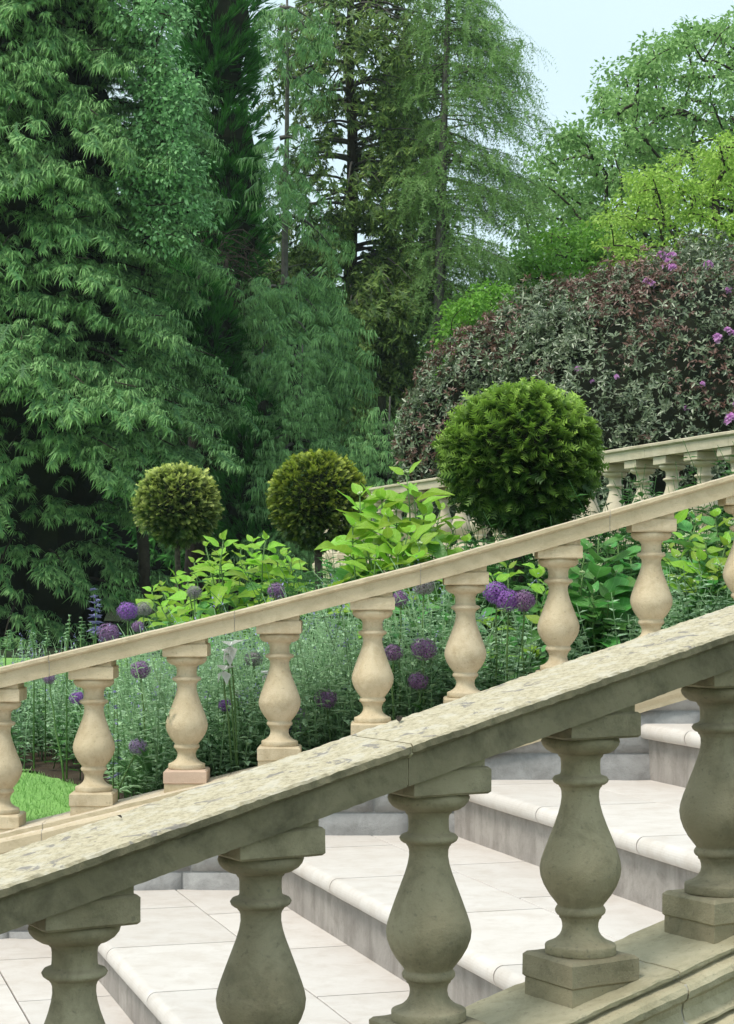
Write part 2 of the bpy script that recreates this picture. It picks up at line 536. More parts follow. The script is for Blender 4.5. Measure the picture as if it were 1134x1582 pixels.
# turned profile of a baluster: (row, width) read off the photograph at 970 px per metre
BP = [(1142, 112), (1145, 118), (1150, 122), (1156, 118), (1162, 108), (1167, 92), (1168.5, 74), (1170, 70), (1173, 68),
      (1176, 62), (1182, 60), (1192, 60), (1199, 61), (1202, 65), (1203.5, 74), (1205, 82), (1209, 87.5), (1213, 84), (1216, 76),
      (1217, 68), (1220, 66), (1222, 62), (1227, 58.5), (1236, 58), (1248, 62), (1262, 70), (1280, 83), (1300, 98), (1320, 113),
      (1334, 122), (1346, 126), (1358, 123), (1372, 113), (1386, 97), (1397, 80), (1402, 72), (1404, 71), (1406, 75), (1410, 78.5),
      (1414, 77), (1417, 72), (1418, 66), (1422, 65), (1424, 60), (1430, 56), (1436, 55), (1443, 58), (1449, 65), (1455, 78),
      (1459.5, 95), (1461, 104), (1462, 108), (1464, 110), (1475, 110), (1477, 108)]
BPROF = [(w / 970 / 2, -(y - 1142) / 970) for y, w in BP]      # (radius, z), z=0 under the cap block
BAL_H = 0.3454
BLOCK_W = 0.132
BASE_H = 0.0435
CAP_H = 0.041
RAIL_T = 0.063
COPE_V = -0.503        # coping top below rail top


def lathe_mesh(name, prof, nseg=40, wob=0.0, seed=0):
    vs, fs = [], []
    for r, z in prof:
        for k in range(nseg):
            a = 2 * math.pi * k / nseg
            p = Vector((math.cos(a) * r, math.sin(a) * r, z))
            if wob:
                p += noise.noise_vector(p * 14 + Vector((seed * 7.3, 0, 0))) * wob
            vs.append(p)
    for i in range(len(prof) - 1):
        for k in range(nseg):
            a = i * nseg + k; b = i * nseg + (k + 1) % nseg
            fs.append((a, a + nseg, b + nseg, b))
    fs.append(tuple(range(nseg)))
    fs.append(tuple((len(prof) - 1) * nseg + k for k in range(nseg - 1, -1, -1)))
    return mesh_py(name, vs, fs)


def block_mesh(name, wx, wy, z0, z1a, z1b, z0b=None, bev=0.0035, seed=0, jit=0.0012):
    """stone block, optionally with a sloping top (z1a at -x, z1b at +x) or bottom; worn edges"""
    if z0b is None: z0b = z0
    def ring(ix, zl, zr):
        pts = []
        hx, hy = wx / 2 - ix, wy / 2 - ix
        N = 6
        c = [(-hx, -hy), (hx, -hy), (hx, hy), (-hx, hy)]
        for i in range(4):
            a, b = c[i], c[(i + 1) % 4]
            for k in range(N):
                t = k / N
                x, y = a[0] + (b[0] - a[0]) * t, a[1] + (b[1] - a[1]) * t
                f = (x + wx / 2) / wx
                pts.append((x, y, zl + (zr - zl) * f))
        return pts
    rings = [ring(bev, z0, z0b), ring(0, z0 + bev, z0b + bev), ring(0, (z0 + z1a) / 2, (z0b + z1b) / 2), ring(0, z1a - bev, z1b - bev), ring(bev, z1a, z1b)]
    n = len(rings[0])
    vs, fs = [], []
    for rg in rings:
        for p in rg:
            q = Vector(p)
            q += noise.noise_vector(q * 25 + Vector((seed * 3.7, seed, 0))) * jit
            vs.append(q)
    for i in range(len(rings) - 1):
        for k in range(n):
            a = i * n + k; b = i * n + (k + 1) % n
            fs.append((a, b, b + n, a + n))
    fs.append(tuple(range(n - 1, -1, -1)))
    fs.append(tuple((len(rings) - 1) * n + k for k in range(n)))
    return mesh_py(name, vs, fs)


def make_baluster_meshes(tagname, slope, mat, wseed):
    """meshes of a baluster, its cap and base blocks and the wedges that take up the slope. z=0 is the rail's top edge line"""
    uc = -RAIL_T                      # underside of rail
    zc = -0.1035 + 0.0                # cap block bottom, from the photograph: .0405 below the underside
    zb = zc - BAL_H                   # base block top
    zbb = zb - BASE_H
    h = BLOCK_W / 2
    ms = {}
    sh = lathe_mesh('baluster', [(r, z + zc) for r, z in BPROF], 40, 0.0012, wseed)
    sh.polygons.foreach_set('use_smooth', [True] * len(sh.polygons))
    ms['baluster'] = sh
    top = zc + CAP_H
    ms['cap_block'] = block_mesh('cap_block', BLOCK_W + .004, BLOCK_W + .004, zc - 0.0005, top - 0.001, top - 0.001, seed=wseed)
    ms['cap_wedge'] = block_mesh('cap_wedge', BLOCK_W - .010, BLOCK_W - .010, top - 0.004, max(uc - slope * h, top - .002) + 0.004, uc + slope * h + 0.004, bev=0.001, seed=wseed + 2)
    ms['base_block'] = block_mesh('base_block', BLOCK_W, BLOCK_W, zbb, zb, zb, bev=0.005, seed=wseed + 3)
    ms['base_wedge'] = block_mesh('base_wedge', BLOCK_W - .006, BLOCK_W - .006, COPE_V - slope * h - 0.004, zbb + .002, zbb + .002, z0b=min(COPE_V + slope * h - 0.004, zbb - 0.006), bev=0.001, seed=wseed + 4)
    for k, me in ms.items():
        me.materials.append(mat)
    return ms


def place_baluster(ms, parent, p, rz, mat_base=None, wedge=True):
    b = link('baluster', ms['baluster'])
    b.parent = parent
    b.matrix_parent_inverse = Matrix.Translation(-Vector(parent.location))
    b.location = p
    b.rotation_euler = (0, 0, rz)
    for nm in ('cap_block', 'cap_wedge', 'base_block', 'base_wedge'):
        if not wedge and 'wedge' in nm:
            continue
        me = ms[nm]
        if nm == 'base_block' and mat_base is not None:
            me = me.copy(); me.materials.clear(); me.materials.append(mat_base)
        o = bpy.data.objects.new(nm, me)
        COL.objects.link(o)
        o.parent = b
    return b


def bevel_rect(x0, x1, z0, z1, b=0.004):
    return [(x0 + b, z0), (x1 - b, z0), (x1, z0 + b), (x1, z1 - b), (x1 - b, z1), (x0 + b, z1), (x0, z1 - b), (x0, z0 + b)]


RAILPROF = densify([(-0.078, -0.063), (0.078, -0.063), (0.078, -0.019), (0.084, -0.018), (0.090, -0.013), (0.090, -0.003), (0.087, 0.001),
            (-0.086, 0.0005), (-0.090, -0.003), (-0.090, -0.013), (-0.084, -0.018), (-0.078, -0.019)], 0.011)
RAILCHIP = [1.1 if (v > -0.02 and abs(u) > 0.08) else (0.5 if v > -0.001 else 0.7) for u, v in RAILPROF]


def rail_stone(parent, a, b, mat, across, jit=0.0022, gap=0.0012, step=0.011, prof=RAILPROF, chip=RAILCHIP, name='rail_stone', dz=0.0):
    a, b = Vector(a), Vector(b)
    d = (b - a).normalized()
    a2, b2 = a + d * gap, b - d * gap
    n = max(2, int((b2 - a2).length / step))
    path = [a2.lerp(b2, i / n) + Vector((0, 0, dz)) for i in range(n + 1)]
    ins = [(u * 0.975, v - 0.002 if v > -0.02 else v + 0.002) for u, v in prof]
    sweep('mortar_joint', ins, [b - d * 0.003 + Vector((0, 0, dz)), b + d * 0.003 + Vector((0, 0, dz))], across, M['mortar_pale'] if mat is not M['near_rail'] else M['near_cope'], parent)
    return sweep(name, prof, path, across, mat, parent, jit=jit, jscale=22, chip=chip)


# ================================================================== THE STAIRCASE
# near balustrade: plan line from pixel columns and a depth growing 5.55 % per baluster
Y0 = 2.65
X0 = -452 * Y0 / F
DX, DY = 278.9 * Y0 / F, 0.0555 * Y0
LN = math.hypot(DX, DY)
TH = math.atan2(DY, DX)
ND = Vector((math.cos(TH), math.sin(TH), 0))        # along, uphill
NC = Vector((-math.sin(TH), math.cos(TH), 0))       # across, away from the camera
NS, NB = 0.2532, -0.3585                            # height of rail top along the line, relative to the eye


def nearp(s, u=0.0, v=0.0):
    p = Vector((X0, Y0, 0)) + ND * s + NC * u
    p.z = H + NS * s + NB + v
    return p


far_off = Vector((0, 0, 0))
near = tag(empty('stone_balustrade', nearp(0.6, 0, -1.0)), 'shaded olive sandstone balustrade in the foreground with lichened handrail and five thick balusters', 'balustrade', 'stone balustrades')
# handrail stones, joints where the photograph shows them
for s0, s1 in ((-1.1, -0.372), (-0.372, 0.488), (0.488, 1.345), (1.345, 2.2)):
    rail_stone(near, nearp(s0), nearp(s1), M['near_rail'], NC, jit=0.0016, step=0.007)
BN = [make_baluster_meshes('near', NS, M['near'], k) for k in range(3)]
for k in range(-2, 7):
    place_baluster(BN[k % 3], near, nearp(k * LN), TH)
NEARCOPE = densify([(-0.108, -0.24), (0.095, -0.24), (0.095, -0.06), (0.11, -0.05), (0.115, -0.03), (0.115, -0.004), (0.112, 0.0),
            (-0.097, 0.0), (-0.100, -0.003), (-0.099, -0.009), (-0.088, -0.011), (-0.088, -0.016), (-0.112, -0.018), (-0.118, -0.021), (-0.123, -0.029), (-0.120, -0.040),
            (-0.108, -0.050), (-0.106, -0.062), (-0.112, -0.078), (-0.124, -0.084), (-0.124, -0.088), (-0.110, -0.090), (-0.110, -0.096), (-0.140, -0.099),
            (-0.148, -0.108), (-0.148, -0.135), (-0.120, -0.15)], 0.018)
for s0, s1 in ((-1.1, -0.76), (-0.76, 0.11), (0.11, 0.98), (0.98, 1.85), (1.85, 2.2)):
    rail_stone(near, nearp(s0), nearp(s1), M['near_cope'], NC, jit=0.0022, step=0.014, gap=0.0018, prof=NEARCOPE, chip=None, name='coping_stone', dz=COPE_V)
# plinth under the near coping
vs = []
pl = [(-0.10, 0), (0.088, 0)]
for s in (-1.1, 2.2):
    for u in (-0.10, 0.088):
        q = nearp(s, u, COPE_V - 0.235); vs.append(q)
    for u in (-0.10, 0.088):
        q = nearp(s, u, 0); q.z = -0.2; vs.append(q)
link('plinth', mesh_py('plinth', vs, [(0, 1, 5, 4), (2, 6, 7, 3), (0, 4, 6, 2), (1, 3, 7, 5), (0, 2, 3, 1), (4, 5, 7, 6)]), near, M['near_cope'])

# far balustrade, square to the view
YF = 5.97
FU = YF - 0.09


def fz(px):
    """height of the far rail's top edge at a pixel column (its stones change pitch slightly at the joints)"""
    t = [(-1400, 1358), (-800, 1222), (-505, 1150), (-210, 1081), (75, 1013), (362, 944), (650, 871), (943, 788), (1235, 704), (1527, 620), (1800, 545)]
    for (a, ya), (b, yb) in zip(t, t[1:]):
        if px <= b or b == 1800:
            return H - ((ya + (yb - ya) * (px - a) / (b - a)) - HY) / F * FU


def farp(px, v=0.0):
    return Vector(((px - 567) / F * FU, YF, fz(px) + v))


def fxp(px):            # column on the rail's front plane -> same column on the axis plane
    return (px - 567) * YF / FU + 567


far = tag(empty('stone_balustrade', (0, YF, 0.3)), 'warm beige sandstone balustrade between the steps and the flower bed', 'balustrade', 'stone balustrades')
FJ = [-1090, -800, -505, -210, 75, 362, 650, 943, 1235, 1527]
for a, b in zip(FJ, FJ[1:]):
    rail_stone(far, farp(a), farp(b), M['far_rail'], (0, 1, 0), jit=0.0018, step=0.02)
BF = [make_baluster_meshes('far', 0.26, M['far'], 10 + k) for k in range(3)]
for k in range(-8, 11):
    px = 1.5 + 143.5 * k
    x = (px - 567) / F * YF
    pf = 567 + x * F / FU
    place_baluster(BF[k % 3], far, Vector((x, YF, fz(pf))), 0, M['far_pink'] if k == 2 else None)
FARCOPE = densify([(-0.085, -0.138), (0.085, -0.138), (0.098, -0.06), (0.11, -0.05), (0.11, -0.003), (0.107, 0.0),
           (-0.092, 0.0), (-0.096, -0.003), (-0.096, -0.016), (-0.106, -0.020), (-0.112, -0.028), (-0.112, -0.058), (-0.104, -0.066),
           (-0.104, -0.078), (-0.098, -0.084), (-0.094, -0.11), (-0.086, -0.125)], 0.03)
CJ = [-1090, -500, 66, 350, 645, 930, 1225, 1527]
for a, b in zip(CJ, CJ[1:]):
    rail_stone(far, farp(a), farp(b), M['far_rail'], (0, 1, 0), jit=0.0018, step=0.025, prof=FARCOPE, chip=None, name='coping_stone', dz=COPE_V)
# rubble plinth wall of the far balustrade that the steps run up against
YW = 5.90
rng = random.Random(3)
wb = []
for px0 in range(-1090, 1527, 30):
    pass
vs, fs = [], []
cols = list(range(-1090, 1560, 40))
for i, px in enumerate(cols):
    x = (px - 567) / F * FU
    zt = fz(px) + COPE_V - 0.13
    vs += [(x, YW + 0.012, -0.2), (x, YW + 0.012, zt), (x, YF + 0.07, zt), (x, YF + 0.07, -0.2)]
    if i:
        a, b = (i - 1) * 4, i * 4
        fs += [(a, b, b + 1, a + 1), (a + 1, b + 1, b + 2, a + 2), (a + 2, b + 2, b + 3, a + 3)]
n = len(cols) - 1
fs += [(0, 1, 2, 3), (n * 4 + 3, n * 4 + 2, n * 4 + 1, n * 4)]
link('plinth_core', mesh_py('plinth_core', vs, fs), far, M['grey'])


def rough_stone(name, x0, x1, z0, z1, y, depth, jit, mat, parent, clip=None, nx=9, nz=4):
    """a roughly dressed stone face in the plane y, bulging towards -y"""
    vs, fs = [], []
    for j in range(nz + 1):
        for i in range(nx + 1):
            u, v = i / nx, j / nz
            x, z = x0 + (x1 - x0) * u, z0 + (z1 - z0) * v
            if clip: z = min(z, clip(x))
            edge = min(u * (x1 - x0), (1 - u) * (x1 - x0), v * (z1 - z0), (1 - v) * (z1 - z0))
            b = depth if edge > 0.001 else depth * 0.25
            yy = y - b - (noise.noise(Vector((x * 11, z * 17, y * 5))) + 0.5 * noise.noise(Vector((x * 30, z * 38, 1)))) * jit
            if edge <= 0.001: yy = y - depth * 0.3
            vs.append((x, yy, z))
    w = nx + 1
    for j in range(nz):
        for i in range(nx):
            a = j * w + i
            fs.append((a, a + 1, a + 1 + w, a + w))
    # sides
    base = len(vs)
    per = [i for i in range(w)] + [j * w + nx for j in range(1, nz + 1)] + [nz * w + i for i in range(nx - 1, -1, -1)] + [j * w for j in range(nz - 1, 0, -1)]
    for p in per:
        q = vs[p]; vs.append((q[0], y + 0.03, q[2]))
    m_ = len(per)
    for k in range(m_):
        a, b = per[k], per[(k + 1) % m_]
        fs.append((b, a, base + k, base + (k + 1) % m_))
    me = mesh_py(name, vs, fs)
    return link(name, me, parent, mat, smooth=True)


z = 0.1
crs = 0
while z < 1.75:
    hgt = rng.choice((0.13, 0.16, 0.18))
    x = (-1000 - 567) / F * FU + rng.uniform(0, 0.2)
    while x < 1.8:
        w = rng.uniform(0.24, 0.46)
        px = (x + w / 2) * F / FU + 567
        lim = lambda xx: fz(xx * F / FU + 567) + COPE_V - 0.122
        if px < 1520 and z < max(lim(x), lim(x + w)) and z + hgt > lim(x) - 0.62:
            rough_stone('stone', x + 0.003, x + w - 0.003, z + 0.003, z + hgt - 0.003, YW + 0.012, 0.014, 0.018, M['grey'], far, clip=lim)
        x += w
    z += hgt
    crs += 1

# ---- steps
A_ = Vector((0.9563, 0.2924, 0))      # direction of climb
N_ = Vector((0.2924, -0.9563, 0))     # along a nosing, towards the camera
stair = tag(empty('stone_staircase', (0, 4.6, 0.1)), 'broad pale limestone steps with rounded nosings between the two balustrades', 'staircase')
RISE = {-4: 0.0, -3: .012, -2: .182, -1: .352, 0: H - 1.0826, 1: H - .9336, 2: H - .7684, 3: H - .5996, 4: H - .4287, 5: H - .2587, 6: H - .0887, 7: H + .0813}
COR = {k: 100 + 301.5 * (k - 1) for k in range(-3, 9)}    # column where the riser up to tread k meets the far wall (its foot)
JOINT = {-2: [.35, .92, 1.48, 2.05], -1: [.2, .76, 1.33, 1.9], 0: [.22, .8, 1.37, 1.94, 2.5], 1: [.412, .977, 1.54, 2.11, 2.68], 2: [.318, .893, 1.48, 2.09, 2.66], 3: [.17, .736, 1.37, 1.94, 2.5],
         4: [.3, .87, 1.44, 2.0], 5: [.2, .76, 1.33, 1.9], 6: [.3, .87, 1.44, 2.0], 7: [.3, .87, 1.44]}
JBACK = {0: [.45, 1.02, 1.6, 2.2], 1: [.55, 1.12, 1.69, 2.26], 2: [.75, 1.32, 1.9, 2.5], 3: [.9, 1.5, 2.1]}
ASPLIT = 0.323
DEPTH = 301.5 / F * YW * 0.9563


def far_lim(O, a):
    return (O.y + A_.y * a - (YW + 0.014)) / 0.9563


def near_lim(O, a):
    # u(X,Y) = 0.098 : inside the near plinth's back face
    p = O + A_ * a - Vector((X0, Y0, 0))
    u0 = p.x * NC.x + p.y * NC.y
    du = N_.x * NC.x + N_.y * NC.y
    return (0.083 - u0) / du


def slab(name, O, prof, n0, n1, zt, mat, jit=0.0):
    """profile in (a,z) swept along the nosing, its ends cut to the two plinths"""
    vs, fs = [], []
    ends = []
    for (a, z) in prof:
        lo = max(n0, far_lim(O, a)); hi = min(n1, near_lim(O, a))
        if hi <= lo + 0.01:
            return None
        ends.append((lo, hi))
    seg = 8
    for i in range(seg + 1):
        t = i / seg
        for (a, z), (lo, hi) in zip(prof, ends):
            q = O + A_ * a + N_ * (lo + (hi - lo) * t)
            q.z = zt + z
            q += noise.noise_vector(q * 6) * jit
            vs.append(q)
    n = len(prof)
    for i in range(seg):
        for j in range(n):
            x, y = i * n + j, i * n + (j + 1) % n
            fs.append((x, x + n, y + n, y))
    fs.append(tuple(range(n)))
    fs.append(tuple(seg * n + k for k in range(n - 1, -1, -1)))
    me = mesh_py(name, vs, fs)
    return link(name, me, stair, mat)


def tread_prof():
    t, ov = 0.046, 0.034
    p = [(ASPLIT - 0.0015, -t), (ASPLIT - 0.0015, -0.0015), (ASPLIT - 0.003, 0.0)]
    # bull nose
    for k in range(0, 13):
        an = math.pi / 2 + math.pi * k / 12
        p.append((-ov + t * 0.46 + math.cos(an) * t * 0.46, -t / 2 + math.sin(an) * t / 2))
    return p


for k in range(-3, 8):
    O = Vector(((COR[k] - 567) / F * YW, YW, 0))
    zt = RISE[k]
    js = [-0.3] + JOINT.get(k, [.3, .87, 1.44, 2.0]) + [9]
    for a, b in zip(js, js[1:]):
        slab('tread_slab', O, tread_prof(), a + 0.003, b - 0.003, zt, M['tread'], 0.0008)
    jb = [-0.3] + JBACK.get(k, [.6, 1.2, 1.8, 2.4]) + [9]
    rear = DEPTH + 0.02
    for a, b in zip(jb, jb[1:]):
        slab('paving_slab', O, bevel_rect(ASPLIT + 0.003, rear, -0.046, 0.0, 0.0015), a + 0.003, b - 0.003, zt - 0.0005, M['tread'], 0.0008)
    rj = [-0.3, 1.05 + 0.13 * (k % 3), 2.2, 9]
    for a, b in zip(rj, rj[1:]):
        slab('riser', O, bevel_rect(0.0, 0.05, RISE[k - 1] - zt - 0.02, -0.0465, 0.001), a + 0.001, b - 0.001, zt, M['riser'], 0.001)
    slab('mortar_bed', O, [(0.03, -0.14), (DEPTH + 0.04, -0.14), (DEPTH + 0.04, -0.007), (0.03, -0.007)], -0.3, 9, zt, M['mortar'])

# ================================================================== THE TERRACE ON THE RIGHT
BX, BY, BZ = 0.067 + 0.09 * 0.956, 13.4 + 0.09 * 0.2924, H + 0.661


def backp(s, u=0.0, v=0.0):       # s along N_ (towards the camera), u across to the terrace
    p = Vector((BX, BY, 0)) + N_ * s + A_ * u
    p.z = BZ + v
    return p


back = tag(empty('stone_balustrade', backp(3, 0, -0.6)), 'pale stone balustrade running level along the terrace above the bed, in front of the rhododendron', 'balustrade', 'stone balustrades')
S0, S1 = -1.6, 7.9
BRZ = math.atan2(N_.y, N_.x)
js = [S0]
s = 4.28 - 0.86 * 7
while s < S1 - 0.2:
    if s > S0 + 0.2: js.append(s)
    s += 0.86
js.append(S1)
for a, b in zip(js, js[1:]):
    rail_stone(back, backp(a), backp(b), M['back'], A_, jit=0.0015, step=0.06)
BB = make_baluster_meshes('back', 0.0, M['back'], 30)
# the row of blocks seen at columns 965, 1012, 1058, 1108
sb = []
for px in (965, 1012.5, 1058, 1108):
    # solve column for left corner of block
    best = min((abs(567 + F * (backp(q, -0.066).x) / backp(q, -0.066).y - px), q) for q in [i * 0.005 for i in range(600, 1400)])[1]
    sb.append(best + 0.066)
step = (sb[-1] - sb[0]) / 3
s = sb[0] - step * 20
while s < S1 - 0.1:
    if s > S0 + 0.1:
        place_baluster(BB, back, backp(s), BRZ, wedge=False)
    s += step
print('back spacing', step, sb)
js = [S0 + 0.7 * i for i in range(int((S1 - S0) / 0.7) + 1)] + [S1]
for a, b in zip(js, js[1:]):
    if b - a > 0.05:
        rail_stone(back, backp(a), backp(b), M['back'], A_, jit=0.0015, step=0.08, prof=FARCOPE, chip=None, name='coping_stone', dz=-0.494)
# retaining wall below
twall = tag(empty('retaining_wall', backp(3, 0, -1.4)), 'low retaining wall of pale stone courses under the level terrace balustrade', 'wall')
vs = []
for s in (S0, S1):
    for u in (-0.055, 0.08):
        for v in (-0.633, -1.6):
            vs.append(backp(s, u, v))
link('wall_core', mesh_py('wall_core', vs, [(0, 1, 5, 4), (2, 6, 7, 3), (0, 4, 6, 2), (1, 3, 7, 5), (0, 2, 3, 1), (4, 5, 7, 6)]), twall, M['mortar_pale'])
rng = random.Random(5)
rotw = Matrix.Rotation(BRZ, 4, 'Z')
stone_meshes = []
for k in range(6):
    w, h_ = 0.30 + 0.05 * k, 0.088
    t = Tubes()
    me_o = rough_stone('wall_stone', 0.003, w - 0.003, 0.003, h_ - 0.003, 0.0, 0.012, 0.006, M['back'], None, nx=6, nz=2)
    stone_meshes.append((w, me_o.data)); bpy.data.objects.remove(me_o)
for c in range(9):
    s = S0 + rng.uniform(0, 0.2)
    while s < S1 - 0.1:
        w, me = rng.choice(stone_meshes)
        o = link('wall_stone', me)
        o.parent = twall
        o.matrix_parent_inverse = Matrix.Translation(-Vector(twall.location))
        o.location = backp(s, -0.055, -0.640 - 0.09 * (c + 1))
        o.rotation_euler = (0, 0, BRZ)
        s += w


# ================================================================== GROUND
LAWN = H - 0.76


def ground_z(x, y):
    """lawn, the bed that climbs beside the stair, the bank up to the terrace"""
    zl = LAWN - 0.012 * 0
    # bed slope along the far plinth
    tb = max(0.0, x + 1.0)
    zb = LAWN - 0.03 + min(0.25 * tb, 0.75)
    fade = max(0.0, min(1.0, (13.5 - y) / 5.5))
    zz = zl + (zb - zl) * fade * min(1, tb * 3)
    # bank beyond the wall's end
    if y > 13.0:
        f = max(0.0, min(1.0, (x + 1.8) / 1.8)) * max(0.0, min(1.0, (y - 13.5) / 2.5))
        f = f * f * (3 - 2 * f)
        zz = zz + (H + 0.1 - zz) * f
    if y > 24:
        zz += (y - 24) * 0.03
    return zz


def grid_mesh(name, xs, ys, fn, mat, kind='structure', parent=None):
    vs = [(x, y, fn(x, y)) for y in ys for x in xs]
    w = len(xs)
    fs = [(j * w + i, j * w + i + 1, (j + 1) * w + i + 1, (j + 1) * w + i) for j in range(len(ys) - 1) for i in range(w - 1)]
    o = link(name, mesh_py(name, vs, fs), parent, mat, smooth=True)
    o['kind'] = kind
    return o


def lin(a, b, n):
    return [a + (b - a) * i / n for i in range(n + 1)]


base = grid_mesh('ground', [-900, -60, 60, 900], [-900, -20, 5.9, 60, 900], lambda x, y: -0.22 if y < 6 else 0.2, M['lawn'])
added_ground = grid_mesh('unseen_ground', lin(-9, 9, 30), lin(-6, 5.8, 30), lambda x, y: -0.05 + 0.006 * noise.noise(Vector((x * 2, y * 2, 0))), M['dark_ground'])  # unseen ground added, dark to cut bounce onto the near stone
lawn = grid_mesh('lawn', [-60, -30, -12] + lin(-9, 3.2, 60) + [8, 20, 60], lin(6.03, 19.6, 60), ground_z, M['lawn'])
wood = grid_mesh('woodland_floor', [-300, -60, -20] + lin(-12, 14, 50) + [30, 80, 300], lin(19.6, 60, 30) + [120, 400], lambda x, y: ground_z(x, y) + (0.02 if y > 19.7 else 0.004), M['wood'])


def bed_z(x, y):
    return ground_z(x, y) + 0.012 + 0.02 * noise.noise(Vector((x * 5, y * 5, 0)))


# flower bed soil: outline in plan
bed_poly_left = [(6.06, -0.78), (7.0, -0.95), (7.8, -1.35), (8.4, -2.1), (9.2, -2.5), (10.4, -2.3), (12, -1.6), (13.4, -0.9), (14.2, -0.3)]


def bed_left(y):
    for (ya, xa), (yb, xb) in zip(bed_poly_left, bed_poly_left[1:]):
        if ya <= y <= yb:
            return xa + (xb - xa) * (y - ya) / (yb - ya)
    return bed_poly_left[0][1] if y < 6.1 else bed_poly_left[-1][1]


def bed_right(y):
    # terrace wall line
    return BX + (BY - y) * 0.3058 - 0.02


ys = lin(6.04, 14.2, 44)
vs, fs = [], []
nn = 26
for y in ys:
    xl, xr = bed_left(y) + 0.05 * noise.noise(Vector((y * 3, 0, 0))), bed_right(y)
    for i in range(nn + 1):
        x = xl + (xr - xl) * i / nn
        vs.append((x, y, bed_z(x, y) + (-0.01 if i == 0 else 0.0)))
w = nn + 1
for j in range(len(ys) - 1):
    for i in range(nn):
        fs.append((j * w + i, j * w + i + 1, (j + 1) * w + i + 1, (j + 1) * w + i))
o = link('flower_bed_soil', mesh_py('flower_bed_soil', vs, fs), None, M['soil'], smooth=True)
o['kind'] = 'structure'
# terrace top
tt = [backp(S1, 0.07, -0.56), backp(S0, 0.07, -0.56)]
vs = [tt[0], tt[1], (BX - 0.5, 15.2, H + 0.1), (BX - 0.5, 60, H + 0.35), (40, 60, H + 0.35), (40, tt[0].y, H + 0.1)]
o = link('terrace', mesh_py('terrace', [Vector(v) for v in vs], [(0, 5, 4, 3, 2, 1)]), None, M['wood'])
o['kind'] = 'structure'

# ================================================================== FOLIAGE TEMPLATES  (V, T, tip)
def tmpl(tris, tips=None):
    V = np.array([p for t in tris for p in t], float)
    T = np.arange(len(V)).reshape(-1, 3)
    tp = np.zeros(len(V)) if tips is None else np.array([x for t in tips for x in t], float)
    return V, T, tp


def t_leaf(w=0.5, fold=0.12, droop=0.1):
    """ovate leaf, 4 triangles, folded along the midrib"""
    a, b, c = (0, 0, 0), (0.5, 0, -droop * .4), (1, 0, -droop)
    l, r = (0.42, w / 2, fold), (0.42, -w / 2, fold)
    return (np.array([a, b, c, l, r], float), np.array([[0, 1, 3], [1, 2, 3], [0, 4, 1], [1, 4, 2]]), np.array([0, .3, 1, .5, .5]))


def t_frond(rs, nt=8, droop=0.4, wid=0.42, sub=4, fine=0.05, sag=0.16):
    """flat arching conifer spray: spine, side twigs, scaly leaflets"""
    tris, tips = [], []

    def pt(t):
        return np.array([t * (1 - 0.12 * t), 0, 0.10 * t - droop * t * t])

    def quad(a, b, w, t0, t1):
        d = unit(b - a)
        s = np.array([-d[1], d[0], 0]) if abs(d[2]) < 0.95 else np.array([0, 1, 0])
        s = unit(s) * w
        tris.append((a - s, a + s, b)); tips.append((t0, t0, t1))
    for i in range(nt):
        t = 0.06 + 0.94 * i / nt
        o = pt(t)
        quad(o, pt(min(1, t + 1.3 / nt)), 0.012, t * .5, t)
        for sg in (-1, 1):
            L = wid * (1 - t * 0.75) * rs.uniform(0.75, 1.1)
            e = o + np.array([L * 0.75, sg * L * 0.8, -sag * L * 2.2 * rs.uniform(0.6, 1.4)])
            quad(o, e, 0.018 + 0.012 * (1 - t), t * 0.5, 0.5 + 0.5 * t)
            for j in range(sub):
                u = 0.25 + 0.7 * j / sub
                q = o + (e - o) * u
                for s2 in (-1, 1):
                    dd = unit(e - o)
                    sd = np.array([-dd[1], dd[0], -0.25]) * s2
                    tipp = q + (dd * 0.9 + sd) * fine * (1.4 - 0.6 * u) * rs.uniform(.7, 1.3) + np.array([0, 0, rs.uniform(-.02, .01)])
                    quad(q, tipp, 0.012, 0.3 * t + 0.2, 0.6 + 0.4 * t)
    return tmpl(tris, tips)


def t_sprig(rs, n=7, L=0.28, w=0.028, fwd=0.5):
    """short shoot with two ranks of needles (yew)"""
    tris, tips = [], []
    for i in range(n):
        t = (i + 0.5) / n
        o = np.array([t, 0, -0.12 * t * t + 0.04])
        for sg in (-1, 1):
            l = L * (1 - 0.45 * t) * rs.uniform(.85, 1.1)
            e = o + np.array([l * fwd, sg * l, l * rs.uniform(-.1, .3)])
            s = np.array([w, 0, 0])
            tris.append((o - s, o + s, e)); tips.append((t * .8, t * .8, min(1, t * 1.3 + .15)))
    tris.append((np.array([0, -w * .6, 0]), np.array([0, w * .6, 0]), np.array([1.08, 0, -0.06]))); tips.append((0, 0, 1))
    return tmpl(tris, tips)


def t_brush(rs, n=14, L=1.0, spread=0.35, w=0.03):
    """tuft of needle-like shoots fanning along +X"""
    tris, tips = [], []
    for i in range(n):
        a = rs.uniform(0, 2 * math.pi); r = rs.uniform(0, spread)
        o = np.array([rs.uniform(0, .35), math.cos(a) * r * .3, math.sin(a) * r * .3])
        e = np.array([rs.uniform(.6, 1) * L, math.cos(a) * r, math.sin(a) * r])
        s = unit(np.cross(e - o, [0, math.sin(a * 3), math.cos(a * 3)])) * w
        tris.append((o - s, o + s, e)); tips.append((0, 0, 1))
    return tmpl(tris, tips)


